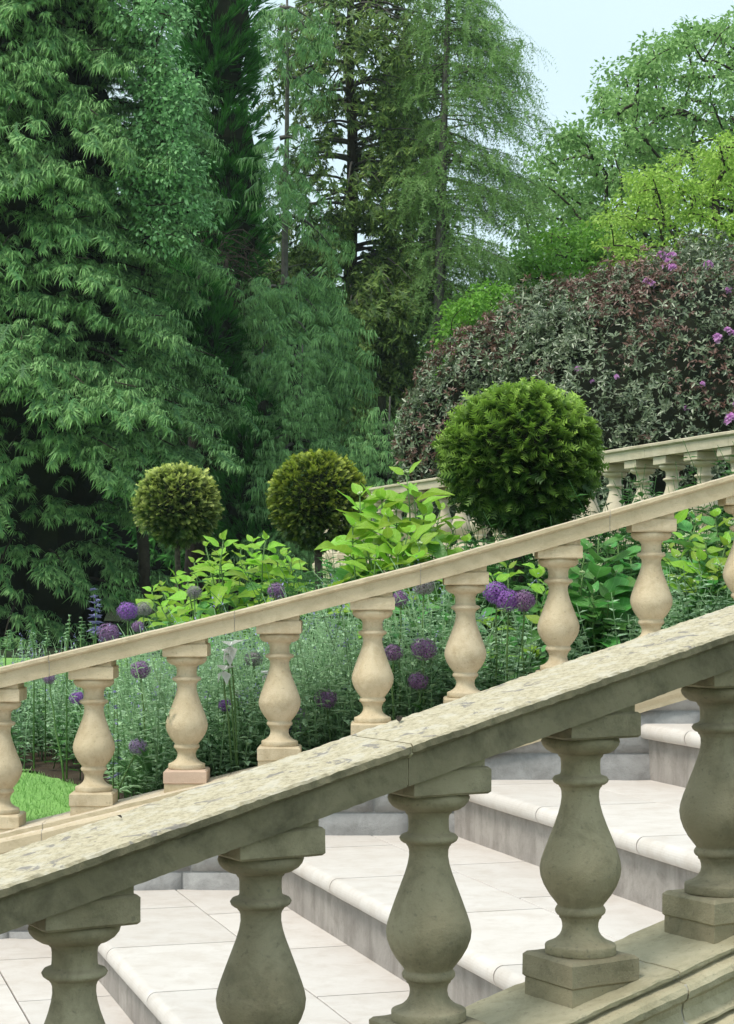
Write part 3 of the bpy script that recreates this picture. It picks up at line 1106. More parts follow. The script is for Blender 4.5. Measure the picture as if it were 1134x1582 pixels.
def t_wisp(rs, n=16, droop=1.0):
    """hanging twig set with soft short needles (larch)"""
    tris, tips = [], []
    for i in range(n):
        t = i / n
        o = np.array([t * 0.75, 0.05 * math.sin(t * 7), -droop * t * t * 0.7])
        for k in range(3):
            a = rs.uniform(0, 2 * math.pi)
            l = 0.10 * rs.uniform(.6, 1.2)
            e = o + np.array([l * .4, math.cos(a) * l, math.sin(a) * l])
            s = unit(np.cross(e - o, [1, .3, .2])) * 0.012
            tris.append((o - s, o + s, e)); tips.append((.2, .2, 1))
        o2 = np.array([(t + 1 / n) * .75, 0, -droop * (t + 1 / n) ** 2 * .7])
        s = np.array([0, .006, .004])
        tris.append((o - s, o + s, o2)); tips.append((0, 0, 0))
    return tmpl(tris, tips)


def t_rosette(rs, n=6, w=0.36, el=0.25):
    """whorl of elongated leathery leaves round a shoot along +X"""
    L, T, tp, off = [], [], [], 0
    V0 = np.array([(0, 0, 0), (.5, w / 2, .04), (1, 0, -.2), (.5, -w / 2, .0)], float); T0 = np.array([[0, 2, 1], [0, 3, 2]])
    for i in range(n):
        a = 2 * math.pi * i / n + rs.uniform(-.3, .3)
        tilt = rs.uniform(el - .25, el + .35)
        d = np.array([math.sin(tilt), math.cos(a) * math.cos(tilt), math.sin(a) * math.cos(tilt)])
        R = frames(d[None], np.array([[1.0, 0, 0]]))[0]
        L.append((V0 * rs.uniform(.75, 1.1)) @ R.T); T.append(T0 + off); off += len(V0)
        tp.append(np.full(len(V0), rs.uniform(0, 1)))
    return np.concatenate(L), np.concatenate(T), np.concatenate(tp)


def t_cascade(rs, n=40, spread=1.9, w=.022, droop=.8, rise=.22, lmul=1.0, seg=3):
    """rounded shoulder of foliage: fine twiglets spill outwards and down from a short shoot"""
    tris, tips = [], []
    K_ = seg
    for i in range(n):
        t = rs.uniform(0, .62)
        o = np.array([t, 0, .12 * t])
        a = rs.gauss(0, .5) * spread
        L = rs.uniform(.18, .58) * (1.05 - .5 * t) * lmul
        dr = np.array([math.cos(a), math.sin(a), 0])
        ri, dp = rise * rs.uniform(.3, 1.2), droop * rs.uniform(.5, 1.25)
        pr = o
        for k in range(1, K_ + 1):
            u = k / K_
            e = o + dr * L * u * (1 - .25 * u) + np.array([0, 0, L * (ri * u - dp * u * u)])
            d = unit(e - pr)
            s_ = unit(np.cross(d, [rs.uniform(-.3, .3), rs.uniform(-.3, .3), 1.0])) * w * rs.uniform(.7, 1.3) * (1.15 - .35 * u)
            tris.append((pr - s_, pr + s_, e + (e - pr) * .35)); tips.append((max(0, u * .8 - .35),) * 2 + (min(1, u * 1.1 - .1),))
            pr = e
    return tmpl(tris, np.clip(np.array(tips), 0, 1))


def t_spray(rs, nt=11, wid=.34, hang=.30, droop=.5, fil=5, w=.020):
    """soft rounded drooping spray: side twigs arch over and hang in a curtain of fine twiglets"""
    tris, tips = [], []

    def strip(p, q, w0, a, b):
        d = unit(q - p)
        s_ = unit(np.cross(d, [0.2, rs.uniform(-.6, .6), 1.0])) * w0
        tris.append((p - s_, p + s_, q)); tips.append((a, a, b))
    for i in range(nt):
        t = (i + .3) / nt
        o = np.array([t, 0, .16 * t - droop * t * t])
        for sg in (-1, 1):
            L = wid * (1.05 - .75 * t) * rs.uniform(.7, 1.15)
            prev = o
            for k in range(1, 4):
                u = k / 3
                e = o + np.array([L * .75 * u, sg * L * u, L * (.22 * u - .75 * u * u)])
                strip(prev, e + (e - prev) * .15, w * 1.1, t * .6, .2 + .6 * t)
                for f in range(fil if k < 3 else fil + 1):
                    b = prev + (e - prev) * rs.uniform(0, 1)
                    l = hang * rs.uniform(.35, 1) * (.45 + .35 * (1 - t))
                    q = b + np.array([l * rs.uniform(.1, .6), sg * l * rs.uniform(-.1, .5), -l * rs.uniform(.3, 1)])
                    strip(b, q, w * rs.uniform(.7, 1.2), .25 + .4 * t, .65 + .35 * t)
                prev = e
    return tmpl(tris, tips)


RS = random.Random(21)
LEAF = t_leaf()
LEAF2 = (np.array([(0, 0, 0), (.45, .27, .10), (1, 0, -.1), (.45, -.27, .02)], float), np.array([[0, 2, 1], [0, 3, 2]]), np.array([0, .5, 1, .5]))
FRONDS = [t_cascade(RS, n=42, spread=2.3, w=.021, droop=.8, rise=.32, lmul=.78, seg=2) for _ in range(8)]
FEATHER = [t_spray(RS, nt=8, fil=3) for _ in range(4)]
FRONDS_S = [t_cascade(RS, n=16, seg=2, spread=2.4, w=.05, droop=.6, rise=.3) for _ in range(6)]
HANG = [t_cascade(RS, n=24, spread=1.3, droop=1.1, rise=.3, w=.028, seg=2) for _ in range(6)]
SPRIGS = [t_sprig(RS, n=5, L=.42, w=.10, fwd=.6) for _ in range(4)]
BRUSH = [t_brush(RS) for _ in range(4)]
WISPS = [t_wisp(RS, 11) for _ in range(5)]
ROS = [t_rosette(RS, n=k, w=.36, el=e) for k, e in ((3, -.5), (4, .3), (5, -.2), (6, .6), (4, .7), (5, -.5), (3, .2))]


def multi(tmpls, pos, d, scale, tint, up=None, roll=None, rng=R0, ts=None):
    """scatter several template variants"""
    pos = np.asarray(pos, float); d = np.asarray(d, float)
    idx = rng.integers(0, len(tmpls), len(pos))
    out = []
    for k, t in enumerate(tmpls):
        m = idx == k
        if not m.any():
            continue
        rot = frames(d[m], None if up is None else np.asarray(up)[m], None if roll is None else roll[m])
        sc_ = scatter(t, pos[m], rot, np.asarray(scale)[m], np.asarray(tint)[m])
        if ts is not None:
            sc_ = (sc_[0], sc_[1], sc_[2], np.clip(sc_[3] * np.repeat(np.asarray(ts)[m], len(t[0])), 0, 1))
        out.append(sc_)
    return out


def lumpnoise(p, s):
    return np.array([noise.noise(Vector((q[0] * s, q[1] * s, q[2] * s))) for q in p])


# ---------------------------------------------------------------- generic trees
def in_poly(poly, x, y):
    c = False
    j = len(poly) - 1
    for i in range(len(poly)):
        xi, yi = poly[i]; xj, yj = poly[j]
        if (yi > y) != (yj > y) and x < (xj - xi) * (y - yi) / (yj - yi + 1e-12) + xi:
            c = not c
        j = i
    return c


def region(poly, Y, depth, n, rng):
    """n points through a crown that is 'depth' metres deep about distance Y and has the given silhouette"""
    xs = [p[0] for p in poly]; ys = [p[1] for p in poly]
    cx, cy = sum(xs) / len(xs), sum(ys) / len(ys)
    out = []
    while len(out) < n:
        x, y = rng.uniform(min(xs), max(xs)), rng.uniform(min(ys), max(ys))
        if not in_poly(poly, x, y):
            continue
        e = max(abs(x - cx) / (max(xs) - min(xs)), abs(y - cy) / (max(ys) - min(ys))) * 2
        dd = rng.uniform(-1, 1) * depth * math.sqrt(max(0.05, 1 - min(1, e) ** 2))
        out.append(P(x, y, Y + dd))
    return out


def skeleton(root, top, centres, tb, r0, rmin=0.005, sag=0.05, maxd=99):
    """trunk from root to top; every centre hangs on a limb that grows from the nearest older node below it"""
    nodes = []
    N = 14
    root, top = Vector(root), Vector(top)
    for i in range(N + 1):
        nodes.append([root.lerp(top, i / N) + Vector((math.sin(i * 1.3) * .03, math.cos(i * 1.7) * .03, 0)) * (top - root).length * .25, i - 1, 1])
    order = sorted(centres, key=lambda c: min((c - n_[0]).length for n_ in nodes[3:]))
    for c in order:
        best, bd = None, 1e9
        for i, n_ in enumerate(nodes):
            if i < 2:
                continue
            d = (c - n_[0]).length + max(0, n_[0].z - c.z) * 0.9
            if d < bd:
                bd, best = d, i
        p = nodes[best][0]
        if bd > maxd:
            continue
        nodes.append([Vector(c), best, 1])
    cnt = [1] * len(nodes)
    for i in range(len(nodes) - 1, N, -1):
        cnt[nodes[i][1]] += cnt[i]
    for i in range(N, 0, -1):
        cnt[i - 1] += cnt[i]
    tot = cnt[0]
    rr = lambda c: max(rmin, r0 * math.sqrt(c / tot))
    tr = Tubes(8)
    tr.add([nodes[i][0] for i in range(N + 1)], [max(rr(cnt[i]), r0 * (1 - i / N * .85)) for i in range(N + 1)])
    for i in range(N + 1, len(nodes)):
        a, b = nodes[nodes[i][1]][0], nodes[i][0]
        tb.add(curve_pts(a, b, sag, 3, 0.04), [rr(cnt[i]) * 1.15, rr(cnt[i]) * 1.05, rr(cnt[i]), rr(cnt[i]) * .8])
    return tr


def clusters(centres, nleaf, crad, lsize, rng, flat=0.6, updir=0.35, tmpls=None, bright=None):
    """leaves in irregular tufts about each centre"""
    C = np.array([tuple(c) for c in centres])
    n = len(C)
    k = np.repeat(np.arange(n), nleaf)
    off = rng.normal(0, 1, (len(k), 3))
    off = unit(off) * (rng.uniform(0, 1, (len(k), 1)) ** 0.45)
    cr = rng.uniform(.6, 1.3, n)[k][:, None] * crad
    off = off * cr * np.array([1, 1, flat])
    pos = C[k] + off
    d = unit(off + rng.normal(0, .45, off.shape) * crad) + np.array([0, 0, -updir])
    up = np.tile([0, 0, 1.0], (len(k), 1)) + rng.normal(0, .45, (len(k), 3))
    base = rng.uniform(0, 1, n)[k] * .6
    tint = base + rng.uniform(0, .4, len(k))
    sc = lsize * rng.uniform(.7, 1.3, len(k))
    return multi(tmpls or [LEAF2], pos, d, sc, tint, up, None, rng)


def broad_tree(name, label, cat, poly, Y, depth, ncl, nleaf, crad, lsize, mat, bark, root, top, r0, seed, group=None, extra=(), flat=.6):
    rng = random.Random(seed); nr = np.random.default_rng(seed)
    cs = region(poly, Y, depth, ncl, rng) + list(extra)
    t = tag(empty(name, root), label, cat, group)
    tb = Tubes(5)
    tr = skeleton(root, top, cs, tb, r0)
    tr.build('trunk', bark, t)
    tb.build('limbs', bark, t, 'stuff')
    foliage('crown', clusters(cs, nleaf, crad, lsize, nr, flat), mat, t)
    return t


def bough_tree(name, label, cat, x0, Y, ztop, radius_fn, zlist, mats, bark, seed, tm=None, fsize=0.55, per=26, group=None, front=True,
               arch=(0.18, 0.42), spread=0.3, core=0.45, rtrunk=0.22, zroot=None, tintbase=0.3, az=None, hang=0.35, tstart=0.35, nspray=11):
    """conifer of arching boughs clothed in drooping sprays"""
    rng = np.random.default_rng(seed)
    tm = tm or FRONDS
    zr = ground_z(x0, Y) if zroot is None else zroot
    t = tag(empty(name, (x0, Y, zr)), label, cat, group)
    tr = Tubes(9)
    tr.add(curve_pts((x0, Y, zr - .1), (x0 + .1, Y, ztop), 0, 8, .003), [rtrunk * (1 - .85 * i / 8) for i in range(9)])
    tr.build('trunk', bark, t)
    lb = Tubes(4)
    pos, d, sc, ti = [], [], [], []
    for iz, z in enumerate(zlist):
        gu = (iz * 0.618034 + rng.uniform(-.06, .06)) % 1.0
        ang = gu * 2 * math.pi if az is None else az[0] + gu * (az[1] - az[0])
        R = radius_fn(z) * rng.uniform(.78, 1.12)
        dr = np.array([math.cos(ang), math.sin(ang), 0]); sd = np.array([-dr[1], dr[0], 0])
        a1, a2 = arch[0] * rng.uniform(.6, 1.4), arch[1] * rng.uniform(.7, 1.3)
        p = lambda u: np.array([x0, Y, z]) + dr * R * u + np.array([0, 0, R * (a1 * u - a2 * u * u)])
        lb.add([p(u) for u in (0, .25, .5, .75, .95)], [.035, .028, .02, .012, .006])
        btint = rng.uniform(0, .5)
        nsh = int(per * R / 2.0) + 2
        for i in range(nsh):
            # a rounded shoulder of small sprays
            u = tstart + (1.02 - tstart) * rng.uniform(0, 1) ** .7
            w = rng.uniform(-1, 1) * spread * R * (1.15 - .75 * u)
            q = p(u) + sd * w + np.array([0, 0, -abs(w) * .35 + rng.uniform(-.05, .08)])
            rs_ = fsize * rng.uniform(.5, 1.15)
            fw = dr * (.7 + .3 * u) + sd * np.sign(w) * (.25 + abs(w) / R * 1.6)
            fw = fw / np.linalg.norm(fw); sw = np.array([-fw[1], fw[0], 0])
            st_ = btint + rng.uniform(0, .35)
            if nspray == 0:
                pos.append(p(u) + sd * w + np.array([0, 0, -abs(w) ** 1.5 * .55 - max(0, u - .75) * R * .35 + rng.uniform(-.07, .05)]))
                d.append(fw + rng.normal(0, .25, 3) + np.array([0, 0, -hang * rng.uniform(.1, 1.3) - max(0, u - .8) * 2.0]))
                sc.append(fsize * rng.uniform(.6, 1.3)); ti.append(st_ + rng.uniform(0, .3))
            for k in range(nspray):
                a = rng.normal(0, 1.0); e = rng.uniform(-.75, 1.1)
                o_ = fw * math.cos(a) * math.cos(e) + sw * math.sin(a) * math.cos(e) + np.array([0, 0, math.sin(e) * .8])
                pos.append(q + o_ * rs_ * .55 + np.array([0, 0, -hang * rs_ * rng.uniform(0, .6) * (1 if e < .3 else 0)]))
                d.append(o_ * np.array([1, 1, .3]) + fw * .25 + np.array([0, 0, -hang * rng.uniform(.2, 1.1)]))
                sc.append(rs_ * rng.uniform(.45, .85)); ti.append(st_ + rng.uniform(0, .35))
    lb.build('branches', bark, t, 'stuff')
    if pos:
        foliage('crown', multi(tm, pos, d, np.array(sc), np.array(ti), None, rng.normal(0, .25, len(pos)), rng), mats, t)
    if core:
        # near-black solid standing in for shade round the dead inner twigs
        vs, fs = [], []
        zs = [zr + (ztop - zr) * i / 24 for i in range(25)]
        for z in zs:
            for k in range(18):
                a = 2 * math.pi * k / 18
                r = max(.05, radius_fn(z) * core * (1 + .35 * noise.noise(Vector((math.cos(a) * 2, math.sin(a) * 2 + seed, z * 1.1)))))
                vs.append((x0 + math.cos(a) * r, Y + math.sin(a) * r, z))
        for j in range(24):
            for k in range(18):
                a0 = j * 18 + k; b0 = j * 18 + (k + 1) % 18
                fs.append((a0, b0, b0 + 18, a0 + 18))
        link('inner_shade', mesh_py('inner_shade', vs, fs), t, M['core'])
    return t


def zr(px_y, Y):
    return H - (px_y - HY) / F * Y


# ================================================================== THE WOOD BEHIND
# 1 the big cedar-like conifer at the left
def rad_left(z):
    if z < 3.1:
        return 1.75 + .25 * math.sin(z * 5)
    return max(.3, 2.3 - 0.11 * max(0, z - 3.5) + (0.15 if z < 3 else 0)) * (1 + .07 * math.sin(z * 2.1))


rl = np.random.default_rng(4)
bough_tree('cedar_tree', 'tall conifer with drooping silvery green sprays filling the left edge', 'tree', (45 - 567) / F * 23.2, 23.2, 13.5, rad_left,
           list(np.linspace(1.0, 3.1, 22)) + list(np.linspace(3.15, 9.4, 185)) + list(np.linspace(9.45, 13, 40)), M['cedar'], M['bark'], 11, fsize=.38, per=44, core=.50, nspray=0,
           arch=(0.30, 0.40), spread=.27, az=(math.pi * .95, math.pi * 2.12), hang=.5)

# 2 small leaved tree mingled with its right flank
bt = []
rg = random.Random(31)
for (cx, cy, rx, ry, n) in ((235, 40, 50, 60, 26), (262, 130, 34, 45, 22), (270, 200, 30, 40, 22), (268, 262, 28, 30, 16), (235, 300, 40, 50, 22), (300, 318, 26, 18, 10), (225, 180, 30, 80, 18), (262, 370, 20, 20, 5)):
    for _ in range(n):
        a = rg.uniform(0, 6.28); r = math.sqrt(rg.random())
        bt.append(P(cx + math.cos(a) * r * rx, cy + math.sin(a) * r * ry, 22.4 + rg.uniform(-.6, .5)))
t = tag(empty('birch_tree', (P(200, 900, 23).x, 23.0, ground_z(-2.8, 23))), 'small leaved pale green tree pushing out of the right flank of the big conifer', 'tree')
tb = Tubes(5)
skeleton((P(215, 900, 23).x, 23.0, ground_z(-2.8, 23)), P(240, -60, 23), bt, tb, .07).build('trunk', M['bark'], t)
tb.build('limbs', M['bark'], t, 'stuff')
foliage('crown', clusters(bt, 75, .26, .062, np.random.default_rng(3), .8), M['birch'], t)

# 3 the dark columnar conifer
def brush_tree(name, label, blobs, Y, mat, seed, size=.34, trunk=(0, 0), dens=60, up=.9):
    rng = np.random.default_rng(seed)
    x0 = (trunk[0] - 567) / F * Y
    t = tag(empty(name, (x0, Y, ground_z(x0, Y))), label, 'tree')
    tr = Tubes(8)
    tr.add(curve_pts((x0, Y, ground_z(x0, Y) - .1), P(trunk[0] + 5, trunk[1], Y), 0, 8, .004), [.16 - .015 * i for i in range(9)])
    tr.build('trunk', M['bark'], t)
    pos, d, sc, ti = [], [], [], []
    vs, fs = [], []
    for (cx, cy, rx, ry) in blobs:
        c = np.array(tuple(P(cx, cy, Y))); r = np.array([rx / F * Y, (rx * .8) / F * Y, ry / F * Y])
        n = int(dens * (r[0] + r[2]) ** 2)
        dirs = unit(rng.normal(0, 1, (n, 3)))
        dirs = dirs[(dirs[:, 1] < .35)]
        lump = 1 + .22 * lumpnoise(dirs * 2.2 + cx, 1.0) * 1.6
        q = c + dirs * r * (rng.uniform(.72, 1.02, len(dirs)) * lump)[:, None]
        pos.append(q)
        dd = dirs * np.array([.8, .8, .4]) + np.array([.12, 0, up]) * .6 + rng.normal(0, .22, dirs.shape)
        d.append(dd); sc.append(size * rng.uniform(.6, 1.2, len(dirs))); ti.append(np.clip(.25 + lump - 1 + rng.uniform(0, .5, len(dirs)), 0, 1))
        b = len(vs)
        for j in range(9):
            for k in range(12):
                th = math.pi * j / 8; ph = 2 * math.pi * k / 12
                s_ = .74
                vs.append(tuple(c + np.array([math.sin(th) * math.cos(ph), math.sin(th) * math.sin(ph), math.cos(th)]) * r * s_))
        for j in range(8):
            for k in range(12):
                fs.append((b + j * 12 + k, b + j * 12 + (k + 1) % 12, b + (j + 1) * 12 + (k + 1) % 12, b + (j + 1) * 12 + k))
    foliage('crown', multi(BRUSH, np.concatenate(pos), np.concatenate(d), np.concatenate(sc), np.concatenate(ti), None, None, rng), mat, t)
    link('inner_shade', mesh_py('inner_shade', vs, fs), t, M['core'])  # near-black cores put painted shade between the shoots
    return t


brush_tree('cypress_tree', 'dark brushy conifer column between the big conifer and the sky gap',
           [(335, 40, 70, 120), (330, 120, 62, 60), (345, 220, 62, 70), (350, 300, 60, 60), (355, 370, 60, 70), (320, 380, 60, 60), (340, 460, 60, 60),
            (300, 480, 50, 60), (310, 550, 70, 60), (350, 560, 50, 60), (330, 640, 90, 60), (300, 700, 110, 60)], 27.5, M['yew_dark'], 5, trunk=(345, -80), dens=210)
brush_tree('cypress_tree', 'bushy mid green conifer low in front of the dark column',
           [(295, 470, 45, 38), (330, 520, 42, 45), (280, 540, 40, 50), (330, 590, 45, 30)], 25.6, M['yew_dark'], 6, trunk=(300, 420), dens=420, size=.28)
brush_tree('cypress_tree', 'narrow fresh green conifer rising between the left and middle clipped balls',
           [(385, 700, 34, 50), (375, 770, 45, 70), (400, 850, 60, 60), (410, 640, 20, 30)], 24.5, M['yew_dark'], 7, trunk=(385, 650), dens=420, size=.24)

# dead brown branches in the hollow
t = tag(empty('dead_tree', (P(350, 900, 26).x, 26, ground_z(-1.9, 26))), 'bare brown dead conifer showing in the hollow between the living trees', 'tree')
tr = Tubes(7)
tr.add(curve_pts((P(352, 900, 26).x, 26, ground_z(-1.9, 26) - .1), P(350, 400, 26), 0, 8, .01), [.12 - .012 * i for i in range(9)])
tr.build('trunk', M['dead'], t)
tw = Tubes(3)
rg = random.Random(8)
for _ in range(300):
    y = rg.uniform(360, 760)
    a = P(350 + rg.uniform(-8, 8), y, 26)
    L = rg.uniform(.3, .85)
    an = rg.uniform(-math.pi, 0.1) if rg.random() < .8 else rg.uniform(0, 6.28)
    b = a + Vector((math.cos(an) * L, math.sin(an) * L * .8, -L * rg.uniform(.2, 1.1)))
    tw.add(curve_pts(a, b, .12, 4, .04), [.008, .007, .006, .004, .002])
    for _ in range(3):
        m = Vector(a).lerp(b, rg.uniform(.4, .95))
        tw.add([m, m + Vector((rg.uniform(-.2, .2), rg.uniform(-.2, .1), -rg.uniform(.05, .3)))], [.005, .002])
tw.build('twigs', M['dead'], t)
t = None
for (ax, ay, bx, by) in ((350, 645, 400, 620), (395, 470, 345, 478), (395, 540, 420, 520)):
    pass

# 4 hanging cypress in the middle
bough_tree('weeping_cypress', 'weeping bright green conifer with arching sprays hanging left of the middle', 'tree', P(432, 0, 26).x, 26.0, 9.6,
           lambda z: .42 + .62 * max(0, min(1, (7.0 - z) / 3.2)) + .22 * math.sin(z * 4.1), list(rl.uniform(2.9, 5.6, 50)) + list(rl.uniform(5.4, 9.4, 13)), M['cypress'], M['bark_grey'], 14, tm=HANG, fsize=.44, per=9, nspray=9,
           core=0, arch=(.35, .75), spread=.3, az=(-math.pi * .62, math.pi * .15), hang=1.1, rtrunk=.09)
bough_tree('weeping_cypress', 'young feathery conifer in the gloom right of the middle clipped ball', 'tree', P(590, 0, 24).x, 24.0, 3.9,
           lambda z: .85 * max(.15, (4.1 - z) / 3), list(rl.uniform(.9, 3.8, 60)), M['cypress'], M['bark_grey'], 15, tm=HANG, fsize=.32, per=11, nspray=7,
           core=0.2, arch=(.2, .5), az=(-math.pi, 0), rtrunk=.06)
bough_tree('weeping_cypress', 'young feathery conifer standing behind the middle clipped ball', 'tree', P(455, 0, 24.5).x, 24.5, 4.6,
           lambda z: .8 * max(.15, (4.7 - z) / 3), list(rl.uniform(.9, 4.5, 66)), M['cypress'], M['bark_grey'], 16, tm=HANG, fsize=.32, per=11, nspray=7,
           core=0.2, arch=(.2, .5), az=(-math.pi, 0), rtrunk=.06)

# 5 the old dark conifer in the centre
def old_conifer(name, label, px, Y, seed, halfw, y_top, y_bot, mat, nb, sparse_above):
    rng = np.random.default_rng(seed)
    x0 = P(px, 0, Y).x
    g = ground_z(x0, Y)
    t = tag(empty(name, (x0, Y, g)), label, 'tree')
    tr = Tubes(8)
    tr.add(curve_pts((x0, Y, g - .1), P(px - 6, y_top, Y), 0, 10, .003), [.16 - .012 * i for i in range(11)])
    tr.build('trunk', M['bark'], t)
    lb = Tubes(4)
    pos, d, sc, ti = [], [], [], []
    for i in range(nb):
        y = rng.uniform(y_top, y_bot)
        z = zr(y, Y)
        ang = rng.uniform(-math.pi * 1.15, math.pi * .15) if y > sparse_above else rng.uniform(0, 2 * math.pi)
        R = halfw(y) / F * Y * rng.uniform(.6, 1.15)
        dr = np.array([math.cos(ang), math.sin(ang), 0]); sd = np.array([-dr[1], dr[0], 0])
        a1, a2 = rng.uniform(.1, .35), rng.uniform(.3, .6)
        p = lambda u: np.array([x0, Y, z]) + dr * R * u + np.array([0, 0, R * (a1 * u - a2 * u * u)])
        lb.add([p(u) for u in (0, .2, .4, .6, .8, 1)], [.028, .024, .02, .015, .01, .006])
        sparse = y < sparse_above
        n = int((18 if sparse else 64) * R / 1.6) + 4
        u0 = .45 if sparse else .2
        bt_ = rng.uniform(0, .5)
        for k in range(n):
            u = u0 + (1.05 - u0) * rng.uniform(0, 1) ** .8
            w = rng.uniform(-1, 1) * .24 * R
            hang_ = rng.uniform(0, .42) ** 1.0
            pos.append(p(u) + sd * w + np.array([0, 0, -hang_])); d.append(dr * .6 + sd * np.sign(w) * .4 + np.array([0, 0, -.9 + rng.uniform(-.4, .7)]))
            sc.append(rng.uniform(.18, .40)); ti.append(bt_ + rng.uniform(0, .5))
    lb.build('branches', M['bark_grey'], t, 'stuff')
    foliage('crown', multi(FRONDS_S, pos, d, np.array(sc), np.array(ti), None, rng.normal(0, .8, len(pos)), rng), mat, t)
    return t


old_conifer('spruce_tree', 'tall dark conifer in the centre with bare upper branches against the sky', 546, 29.0, 41,
            lambda y: 118 + 20 * math.sin(y * .03) if y < 330 else 128, -90, 740, M['spruce'], 250, 310)
# fill: a second ivy clad conifer to its right
old_conifer('spruce_tree', 'ivy clad dark conifer just left of the larch trunk', 632, 30.5, 43,
            lambda y: 62 if y > 120 else 40, 20, 720, M['spruce'], 120, 60)

# 6 the larch
rg = np.random.default_rng(51)
YL = 28.0
lx = P(683, 0, YL).x
t = tag(empty('larch_tree', (P(672, 700, YL).x, YL, ground_z(lx, YL))), 'tall larch with straight grey trunk and feathery hanging pale green branches', 'tree')
tr = Tubes(10)
pts = [Vector((P(668, 0, YL).x, YL, ground_z(lx, YL) - .1))] + [P(x, y, YL) for x, y in ((672, 640), (676, 520), (680, 400), (683, 280), (686, 180), (690, 80), (693, -20), (696, -120))]
tr.add(pts, [.115, .095, .085, .078, .070, .055, .045, .036, .026])
tr.build('trunk', M['bark_grey'], t)
lb = Tubes(4)
pos, d, sc, ti = [], [], [], []
for i in range(175):
    y = rg.uniform(-60, 520)
    z0_ = zr(y, YL)
    xx = 690 - (y * .03)
    o_ = np.array(tuple(P(xx, y, YL)))
    right = rg.random() < .62
    ang = rg.uniform(-.75, .35) if right else rg.uniform(math.pi * .7, math.pi * 1.35)
    Rpx = (60 + 95 * min(1, max(0, (y + 40) / 170))) if right else 62
    if y > 380: Rpx *= .62
    R = Rpx / F * YL * rg.uniform(.55, 1.1)
    dr = np.array([math.cos(ang), math.sin(ang), 0]); sd = np.array([-dr[1], dr[0], 0])
    a1, a2 = rg.uniform(-.1, .25), rg.uniform(.25, .8)
    p = lambda u: o_ + dr * R * u + np.array([0, 0, R * (a1 * u - a2 * u * u + .25 * u ** 3)])
    lb.add([p(u) for u in (0, .2, .4, .6, .8, 1)], [.013, .011, .009, .007, .005, .003])
    n = int(33 * R) + 5
    for k in range(n):
        u = .02 + 1.0 * rg.uniform(0, 1) ** .85
        w = rg.uniform(-1, 1) * .2 * R
        q = p(u) + sd * w
        pos.append(q); d.append(dr * .55 + sd * np.sign(w) * .5 + np.array([0, 0, rg.uniform(-.6, .15)]))
        sc.append(rg.uniform(.28, .55)); ti.append(rg.uniform(0, 1))
lb.build('branches', M['bark_grey'], t, 'stuff')
foliage('crown', multi(WISPS, pos, d, np.array(sc), np.array(ti), None, rg.normal(0, .5, len(pos)), rg), M['larch'], t)

# 7 the oak on the right
oakpoly = [(815, 470), (800, 330), (822, 262), (850, 225), (885, 200), (905, 170), (930, 120), (965, 92), (1000, 68), (1050, 45), (1090, 30), (1134, 18), (1300, -60), (1500, 60), (1500, 480)]
broad_tree('oak_tree', 'large spreading oak with dark limbs showing through fresh leaves at the right', 'tree', oakpoly, 34, 3.4, 780, 105, .36, .10, M['oak'], M['bark'],
           (P(1180, 0, 34).x, 34, 2.0), P(1150, 120, 34), .34, 61)
# hazier far crown lower left of the oak
broad_tree('oak_tree', 'lower far tree crown filling the gap between larch and oak above the rhododendron', 'tree',
           [(735, 470), (770, 430), (800, 395), (830, 360), (900, 350), (960, 360), (960, 480), (760, 500)], 30, 1.2, 130, 70, .36, .09, M['shrub'], M['bark'],
           (P(850, 0, 30).x, 30, 2.0), P(850, 430, 30), .12, 62)
# 8 lime coloured acer
broad_tree('maple_tree', 'yellow green maple with layered foliage in front of the oak', 'tree',
           [(935, 400), (940, 330), (960, 290), (1000, 262), (1020, 262), (1060, 232), (1100, 222), (1134, 215), (1290, 190), (1380, 300), (1380, 450), (960, 450)], 25, 1.4, 260, 110, .30, .062, M['lime'], M['bark'],
           (P(1095, 0, 25).x, 25, 1.8), P(1110, 290, 25), .13, 63, flat=.35)
# fresh green saplings behind the rhododendron
broad_tree('sapling_tree', 'low fresh green sapling foliage right of the larch foot', 'tree',
           [(690, 540), (700, 470), (750, 440), (790, 440), (800, 520), (740, 600), (690, 620)], 24, .7, 80, 60, .26, .07, M['shrub'], M['bark'],
           (P(740, 0, 24).x, 24, 1.7), P(745, 500, 24), .05, 64)

# 9 far dark wood that closes the view under the crowns
rg = np.random.default_rng(71)
pos, d, sc, ti = [], [], [], []
for i in range(4600):
    x = rg.uniform(-260, 1400)
    top = 420 + 60 * math.sin(x * .013) + 30 * math.sin(x * .041 + 1)
    if x < 390: top -= 230
    if x > 640: top += 40
    y = rg.uniform(top, 960)
    Yv = 36 + rg.uniform(-1.5, 1.5)
    q = P(x, y, Yv)
    pos.append(tuple(q)); d.append(rg.normal(0, 1, 3) + np.array([0, -.4, -.3])); sc.append(rg.uniform(.5, .95)); ti.append(rg.uniform(0, .8))
far_w = foliage('far_wood', multi(FRONDS_S, pos, d, np.array(sc), np.array(ti), None, None, rg), M['yew_dark'])
tag(far_w, 'dark mass of far woodland foliage closing the view between the trunks', 'woodland', None, 'stuff')
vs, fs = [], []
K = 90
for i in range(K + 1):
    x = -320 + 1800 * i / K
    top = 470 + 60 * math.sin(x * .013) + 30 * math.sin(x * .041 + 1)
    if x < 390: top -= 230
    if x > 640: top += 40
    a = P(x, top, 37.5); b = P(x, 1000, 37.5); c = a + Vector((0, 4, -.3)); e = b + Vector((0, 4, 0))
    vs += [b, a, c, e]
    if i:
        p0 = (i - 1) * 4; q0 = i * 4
        fs += [(p0, q0, q0 + 1, p0 + 1), (p0 + 1, q0 + 1, q0 + 2, p0 + 2), (p0 + 2, q0 + 2, q0 + 3, p0 + 3)]
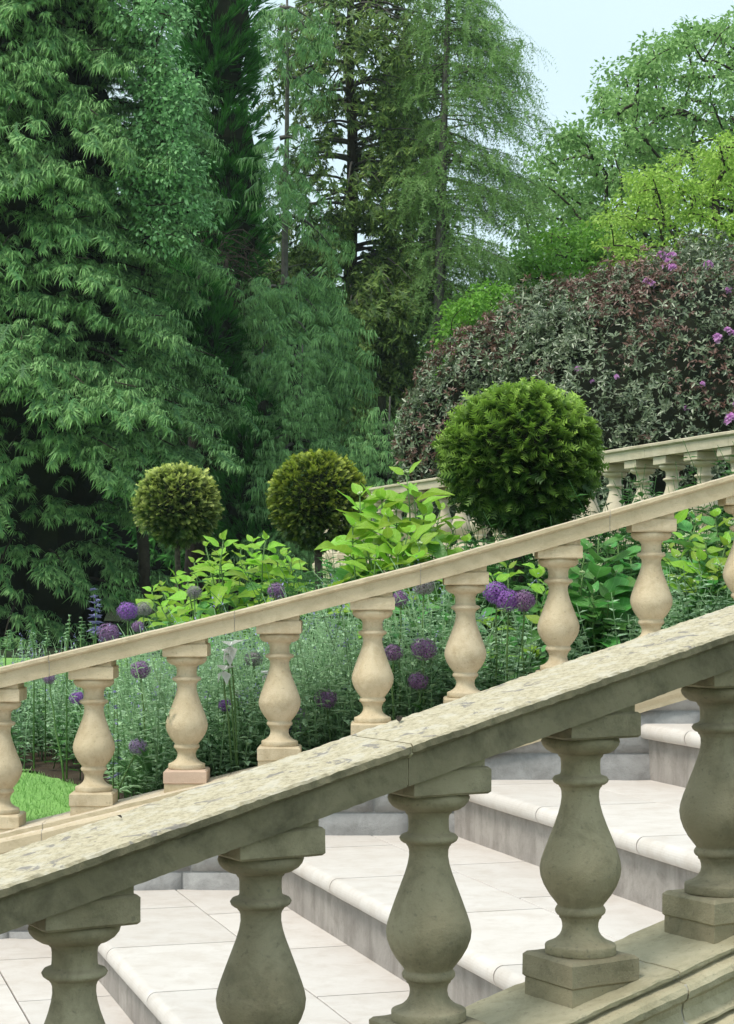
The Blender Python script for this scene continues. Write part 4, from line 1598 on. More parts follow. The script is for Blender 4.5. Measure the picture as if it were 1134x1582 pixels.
o = link('wood_shade_sheet', mesh_py('wood_shade_sheet', vs, fs), None, M['core'])  # added near-black sheet, painted shade between the far trees
o['kind'] = 'structure'

# ================================================================== RHODODENDRON
YR = 16.6
rg = np.random.default_rng(81)
t = tag(empty('rhododendron_bush', (P(900, 0, YR).x, YR, H + .1)), 'huge domed rhododendron with leathery grey green leaves, rusty shoots and a few mauve flowers', 'bush')
domes = [(1120, 720, 400, 335), (900, 640, 200, 205), (780, 660, 150, 165), (700, 690, 90, 115), (1010, 560, 160, 150), (1290, 620, 260, 240)]
pos, nor = [], []
vs, fs = [], []
for (cx, cy, rx, ry) in domes:
    c = np.array(tuple(P(cx, cy, YR))); r = np.array([rx, rx * .75, ry]) / F * YR
    n = int(6000 * (r[0] * r[2]) ** .95)
    dirs = unit(rg.normal(0, 1, (n * 3, 3)))
    dirs = dirs[(dirs[:, 1] < .3)][:n]
    lump = 1 + .09 * lumpnoise(dirs * 5 + cx, 1.0) + .09 * lumpnoise(dirs * 13 + cx, 1.0)
    q = c + dirs * r * (lump * rg.uniform(.93, 1.03, len(dirs)))[:, None]
    pos.append(q); nor.append(dirs / r)
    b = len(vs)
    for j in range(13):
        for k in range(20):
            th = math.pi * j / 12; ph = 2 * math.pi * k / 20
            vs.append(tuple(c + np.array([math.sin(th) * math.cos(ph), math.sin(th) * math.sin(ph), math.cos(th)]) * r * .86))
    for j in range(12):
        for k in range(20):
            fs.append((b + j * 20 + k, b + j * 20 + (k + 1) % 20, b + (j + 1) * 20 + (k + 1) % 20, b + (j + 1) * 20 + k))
pos = np.concatenate(pos); nor = unit(np.concatenate(nor))
print('rhodo', len(pos))
# drop rosettes buried in another dome
keep = np.ones(len(pos), bool)
for (cx, cy, rx, ry) in domes:
    c = np.array(tuple(P(cx, cy, YR))); r = np.array([rx, rx * .75, ry]) / F * YR
    keep &= (((pos - c) / r) ** 2).sum(1) > .80
keep &= pos[:, 2] > H + .05
pos, nor = pos[keep], nor[keep]
print('rhodo kept', len(pos))
dd = nor * .8 + np.array([0, -.1, .45]) + rg.normal(0, .65, nor.shape)
redn = lumpnoise(pos, 1.6) + rg.uniform(-.55, .55, len(pos)) + .25 * (pos[:, 2] - H - 1.6) / 1.5
red = redn > .30
sc = rg.uniform(.03, .066, len(pos))
foliage('foliage', multi(ROS, pos[~red], dd[~red], sc[~red], np.clip(rg.normal(.45, .3, (~red).sum()), 0, 1), None, rg.uniform(0, 6, (~red).sum()), rg), M['rhodo'], t)
foliage('new_growth', multi(ROS, pos[red], dd[red], sc[red] * .9, rg.uniform(0, 1, red.sum()), None, rg.uniform(0, 6, red.sum()), rg), M['rhodo_red'], t)
link('inner_shade', mesh_py('inner_shade', vs, fs), t, M['core'])  # near-black domes, painted shade behind the leaf rosettes
stm = Tubes(6)
for k in range(7):
    a = P(820 + 60 * k, 0, YR); a.z = H + .05
    b = P(760 + 85 * k, 640 - 20 * (k % 3), YR)
    stm.add(curve_pts(a, b, .1, 5, .03), [.05, .045, .04, .03, .022, .015])
stm.build('stems', M['bark'], t)
PET = t_rosette(random.Random(5), 10, .55, .5)


def truss(px, py, size, parent, Yd, name='flower_truss', n=14):
    c = P(px, py, Yd)
    dr = unit(rg.normal(0, .5, (n, 3)) + np.array([0, -.6, .6]))
    q = np.array(tuple(c)) + dr * size * .8
    return foliage(name, multi([PET], q, dr, np.full(n, size * .7), rg.uniform(0, 1, n)), M['pink_petal'], parent)


for (px, py, s_) in ((1022, 396, .045), (1037, 398, .05), (1032, 410, .055), (1040, 416, .045), (1094, 410, .042), (1000, 438, .045), (1008, 440, .03),
                     (1125, 450, .035), (1108, 524, .045), (1124, 512, .035), (1132, 516, .03), (893, 571, .03), (952, 583, .025), 
                     (1130, 650, .06), (1060, 632, .025), (1085, 594, .025), (915, 590, .02), (1134, 625, .02)):
    yd = YR - 2.2
    # place on the dome surface
    for kk in range(60):
        q = np.array(tuple(P(px, py, yd)))
        if any((((q - np.array(tuple(P(cx, cy, YR)))) / (np.array([rx, rx * .75, ry]) / F * YR)) ** 2).sum() < 1.02 for cx, cy, rx, ry in domes):
            break
        yd += .05
    truss(px, py, s_ * .85, t, yd)

# ================================================================== CLIPPED YEW BALLS
def yew_ball(label, cx, cy, dpx, Y, mat, seed, n, ssize, stem_r, stem_foot, squash=1.0, tipb=1.0):
    rng = np.random.default_rng(seed)
    c = np.array(tuple(P(cx, cy, Y))); r = dpx / 2 / F * Y
    x0 = c[0]
    t = tag(empty('topiary_tree', (x0, Y, ground_z(x0, Y))), label, 'topiary', 'clipped yew balls on stems')
    dirs = unit(rng.normal(0, 1, (n, 3)))
    lump = 1 + .09 * lumpnoise(dirs * 3.1, 1.0) + .06 * lumpnoise(dirs * 7.0, 1.0)
    rf = rng.uniform(.74, .97, n)
    q = c + dirs * np.array([1, 1, squash]) * r * (rf * lump)[:, None]
    tang = unit(np.cross(dirs, rng.normal(0, 1, dirs.shape)))
    d = dirs * .75 + tang * rng.uniform(.2, .9, n)[:, None] * .8
    d[:, 2] = d[:, 2] * .7 + .12
    up = dirs * .9 + np.array([0, 0, .7]) + rng.normal(0, .35, dirs.shape)
    flush_light = np.clip(.62 + .7 * dirs[:, 2] + .6 * lumpnoise(dirs * 5.0 + 9, 1.0), .10, 1.2) * np.clip((rf - .76) / .16, .05, 1)  # golden flush, weighted upward and outward so light and shade sit in the colour
    V = multi(SPRIGS, q, d, ssize * rng.uniform(.6, 1.35, n), rng.uniform(0, 1, n), up, rng.uniform(-.4, .4, n), rng, flush_light * tipb)
    foliage('foliage', V, mat, t)
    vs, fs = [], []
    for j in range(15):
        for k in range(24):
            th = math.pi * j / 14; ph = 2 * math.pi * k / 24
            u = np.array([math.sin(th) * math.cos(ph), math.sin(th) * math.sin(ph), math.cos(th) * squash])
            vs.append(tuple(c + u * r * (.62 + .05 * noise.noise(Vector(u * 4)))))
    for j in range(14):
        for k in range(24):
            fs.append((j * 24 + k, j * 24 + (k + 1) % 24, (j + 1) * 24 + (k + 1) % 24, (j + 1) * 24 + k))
    link('inner_shade', mesh_py('inner_shade', vs, fs), t, M['core'])  # near-black ball inside, shade of the gaps set as colour
    tr = Tubes(10)
    tr.add(curve_pts((x0 + stem_foot / F * Y, Y, ground_z(x0, Y) - .05), (x0, Y, c[2] - r * .5), 0, 7, .004), [stem_r * (1.1 - .02 * i) for i in range(8)])
    tr.build('trunk', M['bark_mottled'], t)
    return t


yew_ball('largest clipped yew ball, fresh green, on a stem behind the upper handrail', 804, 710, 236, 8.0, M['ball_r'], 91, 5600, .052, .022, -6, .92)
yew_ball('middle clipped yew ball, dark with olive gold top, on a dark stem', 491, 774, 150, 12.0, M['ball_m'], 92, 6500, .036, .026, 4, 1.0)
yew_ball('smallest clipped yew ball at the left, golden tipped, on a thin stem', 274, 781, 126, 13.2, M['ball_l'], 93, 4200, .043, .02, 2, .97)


# ================================================================== BROAD LEAVED SHRUBS, leaf by leaf
def leaf_mesh(name, seed, wid=.62, mat=None, cup=.10, droop=.22):
    rs = random.Random(seed)
    n, m_ = 8, 4
    vs, fs = [], []
    for i in range(n + 1):
        t = i / n
        w = wid / 2 * (math.sin(math.pi * min(1, t ** .72)) ** .85) * (1 if t < .98 else 0) + (0.0 if 0 < i < n else .004)
        for j in range(-m_ // 2, m_ // 2 + 1):
            v = j / (m_ / 2)
            z = cup * abs(v) ** 1.4 * math.sin(math.pi * t) - droop * t * t + .02 * math.sin(t * 14) * abs(v) + rs.uniform(-.008, .008)
            vs.append((t - .05 * abs(v) * math.sin(math.pi * t), v * w, z + 0.05 * t))
    k = m_ + 1
    for i in range(n):
        for j in range(m_):
            a = i * k + j
            fs.append((a, a + k, a + k + 1, a + 1))
    me = mesh_py(name, vs, fs)
    me.polygons.foreach_set('use_smooth', [True] * len(me.polygons))
    if mat: me.materials.append(mat)
    return me


LM = {k: [leaf_mesh('leaf', s, mat=M[k], wid=w, cup=c, droop=dp) for s, w, c, dp in ((1, .6, .1, .2), (2, .68, .14, .3), (3, .55, .06, .12), (4, .64, .18, .36))]
      for k in ('leaf_lime', 'leaf_mid', 'leaf_deep')}


def leafy_shrub(label, foot, stems, seed, lsize, mats, bud=None, pairs=5, name='hydrangea_bush', Ysp=.25, twigmat='stem_green', spread=.0):
    """stems: list of (px,py,Y) tips. Opposite pairs of large leaves along the upper part of each stem"""
    rng = random.Random(seed)
    foot = Vector(foot)
    t = tag(empty(name, foot), label, 'shrub')
    tb = Tubes(6)
    inv = Matrix.Translation(-foot)
    cnt = 0
    bd = Tubes(6)
    for (px, py, Y, L) in stems:
        tip = P(px, py, Y)
        base = foot + Vector((rng.uniform(-.1, .1) + (tip.x - foot.x) * .45, (tip.y - foot.y) * .5, 0))
        base.z = bed_z(base.x, base.y)
        pts = curve_pts(base, tip, .0, 8, .012)
        tb.add(pts, [.006 - .0004 * i for i in range(9)])
        axis = (pts[-1] - pts[-3]).normalized()
        a0 = rng.uniform(0, 3.14)
        tot = (tip - base).length
        for k in range(pairs):
            back_ = (k ** 1.15) * lsize * .36 + .004
            if back_ > tot * .85: break
            f = 1 - back_ / tot
            i0 = min(7, int(f * 8)); p = pts[i0].lerp(pts[i0 + 1], f * 8 - i0)
            for s_ in (0, 1):
                if cnt >= 290: break
                a = a0 + k * 1.45 + s_ * math.pi + rng.uniform(-.25, .25)
                elev = .75 - .28 * k + rng.uniform(-.25, .25)
                d = Vector((math.cos(a) * math.cos(elev), math.sin(a) * math.cos(elev), math.sin(elev)))
                sz = lsize * L * (0.45 if k == 0 else .75 if k == 1 else 1.0) * rng.uniform(.8, 1.15)
                pet = d * sz * .22
                tb.add([p, p + pet * .6 + Vector((0, 0, .004)), p + pet], [.0022, .002, .0016])
                o = bpy.data.objects.new('leaf', rng.choice(LM[mats[min(len(mats) - 1, (0 if k < 2 else 1 if k < 4 else 2) if rng.random() < .8 else 1)]]))
                COL.objects.link(o)
                o.parent = t
                R = frames(np.array([tuple(d)]), np.array([[rng.uniform(-.3, .3), rng.uniform(-.3, .3) - .45, 1.0]]))[0]
                mw = Matrix.Translation(p + pet) @ Matrix(R.tolist()).to_4x4() @ Matrix.Scale(sz, 4)
                o.matrix_parent_inverse = inv
                o.matrix_basis = mw
                cnt += 1
        if bud:
            for q in range(14):
                dv = Vector((rng.gauss(0, 1), rng.gauss(0, 1), abs(rng.gauss(0, .8)))).normalized() * rng.uniform(.3, 1) * bud
                c = tip + Vector((0, 0, .012)) + dv
                bd.add([c - Vector((0, 0, .003)), c, c + Vector((0, 0, .003))], [.001, .0035, .001])
    tb.build('stems', M[twigmat], t)
    if bud: bd.build('flower_bud', M['bud'], t, 'stuff')
    return t


M['bud'] = plain_mat('bud_green', (0.42, 0.52, 0.28), (0.55, 0.62, 0.38), 60, .7)
rg = random.Random(17)
# A: lime green shrub between the left and middle balls
st = []
for (x, y) in ((235, 915), (250, 905), (270, 890), (262, 925), (290, 900), (300, 870), (318, 845), (325, 880), (340, 860), (345, 835), (355, 900), (372, 850), (380, 880), (392, 862), (400, 905), (410, 835), (418, 870),
               (430, 855), (440, 885), (450, 870), (455, 900), (440, 860), (310, 915), (335, 920), (370, 925), (285, 935), (410, 925), (250, 940), (390, 838), (300, 940), (350, 945), (440, 915), (460, 915)):
    st.append((x, y, 9.3 + rg.uniform(-.45, .45), rg.uniform(.8, 1.15)))
leafy_shrub('lime green leafy shrub left of the middle ball stem, in front of the wood', (P(360, 0, 9.3).x, 9.3, ground_z(-.64, 9.3)), st, 1, .112, ['leaf_lime', 'leaf_lime', 'leaf_mid'], None, 5, 'leafy_shrub')
# B: big leaved hydrangea before the middle
st = [(628, 735, 7.3, 1.0), (612, 790, 7.3, 1.15), (556, 768, 7.3, 1.0), (575, 772, 7.4, 1.1), (545, 815, 7.2, 1.1), (600, 800, 7.2, 1.1), (590, 775, 7.3, 1.1), (640, 770, 7.4, 1.1), (655, 800, 7.3, 1.2), (680, 790, 7.5, 1.0), (670, 825, 7.3, 1.0),
      (630, 825, 7.1, 1.1), (600, 835, 7.1, 1.1), (565, 845, 7.2, 1.0), (700, 820, 7.5, .9), (648, 845, 7.0, 1.1), (580, 865, 7.0, 1.0), (545, 870, 7.3, .8), (720, 838, 7.6, .8), (690, 850, 7.3, .9), (615, 860, 7.0, 1)]
leafy_shrub('tall hydrangea with big lime leaves between the middle and largest balls', (P(618, 0, 7.3).x, 7.3, ground_z(.12, 7.3)), st, 2, .14, ['leaf_lime', 'leaf_lime', 'leaf_mid'], .012, 6)
# C: under the rail, left of centre right
st = [(925, 830, 6.75, 1.1), (905, 850, 6.7, 1), (940, 850, 6.8, 1.1), (955, 838, 6.8, .9), (900, 890, 6.6, 1.1), (925, 880, 6.6, 1.2), (950, 890, 6.7, 1.1), (915, 920, 6.5, 1.2), (940, 930, 6.55, 1.2), (965, 900, 6.8, 1), (900, 945, 6.6, 1), (960, 935, 6.7, 1), (890, 915, 6.8, 1), (975, 865, 6.9, 1), (880, 955, 6.7, .9)]
leafy_shrub('hydrangea with broad mid green leaves seen between the balusters below the largest ball', (P(930, 0, 6.7).x, 6.75, ground_z(.8, 6.7)), st, 3, .125, ['leaf_mid', 'leaf_mid', 'leaf_deep'], .01, 5)
# D: far right
st = [(1045, 795, 7.0, 1), (1075, 810, 7.0, 1), (1105, 800, 7.1, 1), (1130, 815, 7.0, 1), (1060, 835, 6.8, 1.1), (1090, 840, 6.8, 1.1), (1120, 845, 6.8, 1.1), (1050, 865, 6.8, 1.0), (1080, 870, 6.7, 1.1), (1110, 880, 6.7, 1.1), (1135, 870, 6.8, 1), (1045, 900, 6.7, 1), (1070, 905, 6.65, 1), (1100, 905, 6.6, 1), (1150, 830, 7, 1), (1160, 870, 6.8, 1), (1030, 850, 7.1, .9), (1068, 800, 7.2, .8)]
leafy_shrub('light green hydrangea with flower buds behind the handrail at the right edge', (P(1090, 0, 6.9).x, 6.9, ground_z(1.2, 6.9)), st, 4, .115, ['leaf_lime', 'leaf_mid', 'leaf_mid'], .016, 5)
# E: darker leaves low in the middle
st = [(600, 920, 7.0, 1), (625, 935, 6.8, 1.1), (650, 930, 6.9, 1.1), (680, 925, 7.0, 1.1), (640, 965, 6.7, 1.1), (690, 960, 6.7, 1), (665, 960, 6.8, 1.1), (615, 965, 6.9, .9), (700, 930, 7.1, 1), (680, 990, 6.7, 1), (655, 905, 7.2, 1), (635, 900, 7.2, 1)]
leafy_shrub('dark green leafy hydrangea in the shade between the middle balusters', (P(650, 0, 6.9).x, 6.9, ground_z(.2, 6.9)), st, 5, .12, ['leaf_mid', 'leaf_deep', 'leaf_deep'], None, 5)
st = [(760, 890, 7.2, .9), (785, 880, 7.3, 1), (830, 880, 7.0, 1), (845, 905, 6.9, 1), (840, 950, 6.6, .9), (760, 960, 6.8, .9), (775, 930, 6.9, .9), (835, 1010, 6.4, .8), (750, 1010, 6.6, .8), (815, 1010, 6.4, .8)]
leafy_shrub('mixed green hydrangea round the mottled stem of the largest ball', (P(805, 0, 6.9).x, 6.95, ground_z(.55, 6.9)), st, 6, .10, ['leaf_lime', 'leaf_mid', 'leaf_deep'], None, 4)
# low hedge of lime leaves right of the middle stem, behind the rail
st = [(500 + 12 * i, 868 + 6 * (i % 3), 9.0, .7) for i in range(4)] + [(720 + 14 * i, 838 + 5 * (i % 2), 8.6, .7) for i in range(9)]
leafy_shrub('low leafy shrub peeping over the handrail beneath the largest ball', (P(740, 0, 8.6).x, 8.7, ground_z(.5, 8.6)), st, 7, .085, ['leaf_mid', 'leaf_mid', 'leaf_deep'], None, 4, 'leafy_shrub')


# ================================================================== CATMINT AND UNDERGROWTH
def stemmy(name, label, cat, n, area, hgt, lsize, mat, seed, pairs=12, lean=.25, flower=None, kind='stuff', fl_frac=.3, hfn=None, w=.45):
    """masses of thin upright stems with small opposite leaves"""
    rng = np.random.default_rng(seed)
    pos, d, sc, ti = [], [], [], []
    fp, fd, fs_, ft = [], [], [], []
    st_v = []
    tb = Tubes(3)
    for i in range(n):
        while True:
            x, y = rng.uniform(area[0], area[1]), rng.uniform(area[2], area[3])
            if bed_left(y) + .05 < x < bed_right(y) - .1:
                break
        z = bed_z(x, y)
        h_ = hgt * rng.uniform(.55, 1.1) * (hfn(x, y) if hfn else 1)
        dx, dy = rng.normal(0, lean * h_), rng.normal(0, lean * h_)
        top = np.array([x + dx, y + dy, z + h_]); bot = np.array([x, y, z])
        tb.add([bot, (bot + top) / 2 + np.array([dx, dy, 0]) * -.15, top], [.0025, .002, .0012])
        bt_ = np.clip(.3 + .7 * noise.noise(Vector((x * 3.5, y * 2.5, seed))), 0, .7)
        for k in range(pairs):
            t = .12 + .86 * k / pairs
            a = k * 1.57 + rng.uniform(-.4, .4)
            for s_ in (0, math.pi):
                pos.append(bot + (top - bot) * t)
                el = rng.uniform(-.1, .6)
                d.append((math.cos(a + s_), math.sin(a + s_), el)); sc.append(lsize * (1.15 - .6 * t) * rng.uniform(.7, 1.2)); ti.append(bt_ + rng.uniform(0, .5) + .2 * (t - .5))
        if flower and rng.uniform() < fl_frac:
            for k in range(14):
                u = rng.uniform(.78, 1.06)
                fp.append(bot + (top - bot) * u + rng.normal(0, .004, 3)); fd.append(rng.normal(0, 1, 3)); fs_.append(rng.uniform(.007, .014)); ft.append(rng.uniform(0, 1))
    parts = multi([t_leaf(w, .08, .15)] if name == 'catmint' else [LEAF2], pos, d, np.array(sc), np.array(ti), None, None, rng)
    tv = np.array([tuple(v) for v in tb.v]); tf = []
    for f_ in tb.f:
        for q in range(1, len(f_) - 1):
            tf.append((f_[0], f_[q], f_[q + 1]))
    parts.append((tv, np.array(tf), np.full(len(tv), .4), np.zeros(len(tv))))
    o = foliage(name, parts, mat)
    tag(o, label, cat, None, kind)
    if fp:
        o2 = foliage(name + '_flower', multi([LEAF], fp, fd, np.array(fs_), np.array(ft), None, None, rng), flower)
        tag(o2, 'tiny blue lilac flowers scattered over the catmint', 'flowers', None, 'stuff')
    return o


stemmy('catmint', 'grey green mass of catmint filling the bed behind the lower balusters', 'catmint', 1150, (-.95, .35, 6.12, 8.0), .50, .046, M['catmint'], 101, 11, .22, M['catflower'], fl_frac=.22)
stemmy('catmint', 'catmint further back in the bed towards the lawn', 'catmint', 800, (-2.3, .1, 7.6, 10.2), .44, .042, M['catmint'], 102, 12, .2, M['catflower'], fl_frac=.3)
stemmy('low_plants', 'dark low leaves covering the soil at the back of the bed', 'ground cover', 900, (-2.2, 2.2, 6.1, 12.5), .30, .055, M['lowgreen'], 103, 8, .3, w=.5)
stemmy('low_plants', 'taller dark leafy growth along the foot of the terrace wall', 'ground cover', 1500, (-.3, 2.4, 7.7, 12.8), .66, .075, M['lowgreen'], 105, 11, .25, w=.55)
stemmy('low_plants', 'leafy low growth under the right hand hydrangeas', 'ground cover', 420, (.1, 1.7, 6.1, 7.4), .30, .05, M['catmint'], 104, 9, .25)


# strap leaved clumps (allium and iris foliage)
def strap_clump(label, x, y, seed, n=26, L=.34, arch=.5):
    rng = np.random.default_rng(seed)
    tris, tp = [], []
    z = bed_z(x, y)
    for i in range(n):
        a = rng.uniform(0, 6.28); l = L * rng.uniform(.6, 1.15); w = .009
        dr = np.array([math.cos(a), math.sin(a), 0]); sd = np.array([-dr[1], dr[0], 0]) * w
        pr = None
        ar = arch * rng.uniform(.5, 1.3)
        for k in range(6):
            t = k / 5
            p = np.array([x, y, z]) + dr * l * t * (.35 + .5 * ar) + np.array([0, 0, l * (t * 1.0 - ar * t * t * 1.1)])
            ww = sd * (1 - t) ** .6
            if pr is not None:
                tris += [(pr[0] - pr[1], pr[0] + pr[1], p + ww), (pr[0] - pr[1], p + ww, p - ww)]; tp += [(.3, .3, .6)] * 2
            pr = (p, ww)
    V, T, tip = tmpl(tris, tp)
    o = foliage('strap_leaf_clump', (V, T, np.repeat(rng.uniform(0, 1, len(V) // 3), 3), tip), M['strap'])
    tag(o, label, 'plant', 'strap leaved clumps in the bed')


for i, (px, py, Y, lb) in enumerate(((150, 1205, 8.0, 'arching strap leaves at the bed corner beside the lawn'),
                                     (225, 1215, 6.5, 'strap leaves behind the third baluster from the left'),
                                     (245, 1222, 6.3, 'strap leaves spilling low behind the coping near the third baluster'),
                                     (365, 1150, 6.4, 'broad strap leaves just right of the third far baluster'),
                                     (95, 1150, 8.4, 'dark strap leaves at the left end of the bed'))):
    p = P(px, py, Y)
    strap_clump(lb, p.x, Y, 200 + i)

# ================================================================== ALLIUMS
def allium(px, py, dpx, Y, mk, label, seed, lean=0.0, flat=.85):
    rng = np.random.default_rng(seed)
    c = np.array(tuple(P(px, py, Y))); r = dpx / 2 / F * Y
    gx = c[0] + lean
    g = np.array([gx, Y + .03, bed_z(gx, Y)])
    t = tag(empty('allium', tuple(g)), label, 'allium', 'allium flower heads in the bed')
    st_ = Tubes(6)
    st_.add(curve_pts(tuple(g), tuple(c), 0, 6, .01), [.004, .0038, .0036, .0034, .0032, .003, .003])
    st_.build('stem', M['stem_green'], t)
    n = 130
    k = np.arange(n) + .5
    ph = np.arccos(1 - 2 * k / n); th = math.pi * (1 + 5 ** .5) * k
    dirs = np.stack([np.cos(th) * np.sin(ph), np.sin(th) * np.sin(ph), np.cos(ph)], 1)
    rr = r * rng.uniform(.72, 1.0, n)
    q = c + dirs * rr[:, None] * np.array([1, 1, flat])
    # pedicels
    s_ = unit(np.cross(dirs, [0.1, .2, 1])) * .0006
    pv = np.stack([c + dirs * 0 + s_, c - s_, q], 1).reshape(-1, 3)
    parts = [(pv, np.arange(len(pv)).reshape(-1, 3), np.full(len(pv), .2), np.zeros(len(pv)))]
    # six pointed florets
    for a in range(6):
        aa = a * math.pi / 3 + rng.uniform(0, 1, n)
        u = unit(np.cross(dirs, [0.3, .1, 1])); v = np.cross(dirs, u)
        e = u * np.cos(aa)[:, None] + v * np.sin(aa)[:, None]
        f_ = np.cross(dirs, e)
        L = r * .26
        A = q + e * L + dirs * L * .25; B = q + f_ * L * .17; C_ = q - f_ * L * .17
        V = np.stack([B, C_, A], 1).reshape(-1, 3)
        parts.append((V, np.arange(len(V)).reshape(-1, 3), np.repeat(rng.uniform(0, 1, n), 3), np.tile([0, 0, 1.], n)))
    foliage('flower_head', parts, M[mk], t)
    core_ = Tubes(8)
    core_.add([tuple(c - np.array([0, 0, r * .14])), tuple(c), tuple(c + np.array([0, 0, r * .14]))], [r * .04, r * .12, r * .04])
    core_.build('flower_core', M['stem_green'], t)


AL = [
    (217, 1035, 38, 6.3, 'al_dull', 'dusky purple allium head right of the second baluster from the left', .02),
    (120, 1078, 30, 7.2, 'al_violet', 'violet allium head beside the neck of the second baluster from the left', .08),
    (76, 1048, 24, 7.2, 'al_dull', 'small purple allium peeping below the handrail joint at the left', .05),
    (348, 1089, 27, 6.25, 'al_violet', 'small deep purple allium right of the third far baluster', -.02),
    (213, 1153, 34, 6.2, 'al_pale', 'pale lilac allium low between the second and third far balusters', -.1),
    (392, 1018, 34, 6.4, 'al_grey', 'faded bluish allium close to the white flowers', .0),
    (503, 1080, 42, 6.2, 'al_dull', 'large dusky allium left of the fifth far baluster', .02),
    (461, 1103, 30, 6.35, 'al_pale', 'bright lilac allium half hidden by the fourth far baluster, upper one', .12),
    (455, 1128, 30, 6.3, 'al_violet', 'lilac allium lowest at the edge of the fourth far baluster', .14),
    (452, 1062, 22, 6.9, 'al_violet', 'purple allium glimpsed just right of the fourth baluster bulb', .0),
    (607, 1008, 36, 6.2, 'al_dull', 'brownish purple allium directly right of the fifth far baluster', .0),
    (655, 1003, 46, 6.15, 'al_dull', 'largest dusky allium between the fifth and sixth far balusters', .0),
    (646, 1052, 38, 6.15, 'al_dull', 'low dusky allium under the pair between the fifth and sixth balusters', .02),
    (655, 905, 40, 6.3, 'al_grey', 'seed coloured allium right under the handrail left of the sixth baluster', .0),
    (618, 925, 32, 6.3, 'al_dull', 'dull allium under the handrail right of the fifth baluster', .0),
    (766, 916, 46, 6.25, 'al_violet', 'brightest violet allium left one of the cluster at the largest ball stem', .0),
    (785, 928, 44, 6.2, 'al_violet', 'violet allium in the middle of the cluster at the largest ball stem', .0),
    (809, 928, 44, 6.2, 'al_dull', 'darker purple allium right one of the cluster, against the stem', .0),
    (427, 913, 34, 8.4, 'al_dull', 'dark purple allium touching the handrail below the lime shrub', .0),
    (197, 944, 38, 7.6, 'al_violet', 'bright violet allium above the handrail at the left', .0),
    (168, 978, 40, 7.2, 'al_dull', 'dull purple allium resting on the handrail line at the left', .0),
    (222, 941, 30, 7.9, 'al_grey', 'faded allium right of the bright violet head at the left', .0),
    (300, 915, 28, 8.6, 'al_grey', 'faded brown allium buried in the lime shrub', .0),
    (213, 968, 24, 7.4, 'al_dull', 'small purple allium just over the handrail below the faded head', .0),
]
for i, (px, py, dd_, Y, mk, lb, ln) in enumerate(AL):
    allium(px, py, dd_ * .9, Y, mk, lb, 300 + i, ln)


# upright flower spikes above the left end of the rail
def spike(px_tip, py_tip, py_lo, Y, label, seed, mk='catmint', w=.018, name='flower_spike', n=26):
    rng = np.random.default_rng(seed)
    tip = P(px_tip, py_tip, Y); lo = P(px_tip + rng.uniform(-6, 6), py_lo, Y)
    g = Vector((lo.x, Y, bed_z(lo.x, Y)))
    t = tag(empty(name, g), label, 'flower spike', 'upright flower spikes in the bed')
    tb = Tubes(5)
    tb.add([g, lo, (lo + tip) / 2 + Vector((rng.uniform(-.006, .006), 0, 0)), tip], [.0035, .003, .0025, .0015])
    tb.build('stem', M['stem_green'], t)
    pos, d, sc = [], [], []
    K = 7
    for k in range(K):
        u = k / (K - 1)
        c = lo.lerp(tip, .15 + .85 * u)
        for j in range(n // 4):
            a = rng.uniform(0, 6.28)
            pos.append(tuple(c)); d.append((math.cos(a), math.sin(a), rng.uniform(-.1, .7))); sc.append(w * (1.3 - .6 * u) * rng.uniform(.6, 1.2))
    foliage('whorl', multi([LEAF], pos, d, np.array(sc), rng.uniform(0, 1, len(pos)), None, None, rng), M[mk], t)


sp = [(12, 975, 1010, 'leftmost thin grey spike before the dark wood'), (50, 978, 1004, 'second small grey spike from the left edge'), (73, 970, 1002, 'third grey spike from the left edge'),
      (107, 952, 998, 'tall pale spike left of the violet alliums'), (127, 955, 995, 'pale spike next to the tallest one, on its right'), (140, 962, 990, 'short grey spike left of the blue spike')]
for i, (x, y, yl, lb) in enumerate(sp):
    spike(x, y, yl, 7.4 + .3 * (i % 3), lb, 400 + i, 'catmint', .02)
spike(144, 912, 985, 7.5, 'blue lilac salvia spike standing tallest at the left', 420, 'catflower', .028, n=50)
spike(152, 928, 990, 7.6, 'second blue salvia spike beside the tallest', 421, 'catflower', .024, n=44)
rr_ = random.Random(77)
for i in range(9):
    x = rr_.uniform(265, 600) if i < 6 else rr_.uniform(150, 300)
    spike(x, (1090 - x * .2) + rr_.uniform(-20, 90), (1090 - x * .2) + 170, 6.4 + rr_.uniform(0, .5), ['lavender spike seen right of the fourth far baluster', 'lavender spike between the third and fourth far balusters', 'lavender spike beside the fifth far baluster', 'short lavender spike low by the coping in the middle', 'lavender spike in the thick of the catmint, centre left', 'lavender spike in the catmint nearest the handrail', 'lavender spike at the left, close to the second far baluster', 'lavender spike at the left among the strap leaves', 'small lavender spike furthest left in the catmint'][i], 430 + i, 'catflower', .016, n=36)


# white aquilegia-like flowers
def white_flower(px, py, dpx, Y, label, seed):
    rng = np.random.default_rng(seed)
    c = P(px, py, Y); r = dpx / 2 / F * Y
    g = Vector((c.x + .03, Y + .05, bed_z(c.x, Y)))
    t = tag(empty('white_flower', g), label, 'flower', 'white flowers')
    tb = Tubes(5); tb.add(curve_pts(g, c, 0, 5, .01), [.003] * 6); tb.build('stem', M['stem_green'], t)
    for k in range(6):
        a = k * math.pi / 3 + rng.uniform(-.2, .2)
        el = -.9 if k % 2 else .5
        d = np.array([[math.cos(a) * .8, math.sin(a) * .8, el + rng.uniform(-.2, .2)]])
        foliage('petal', multi([t_leaf(.75, .12, .3)], [tuple(c)], d, np.array([r * rng.uniform(1.2, 1.6)]), np.array([rng.uniform(0, 1)])), M['white_petal'], t)


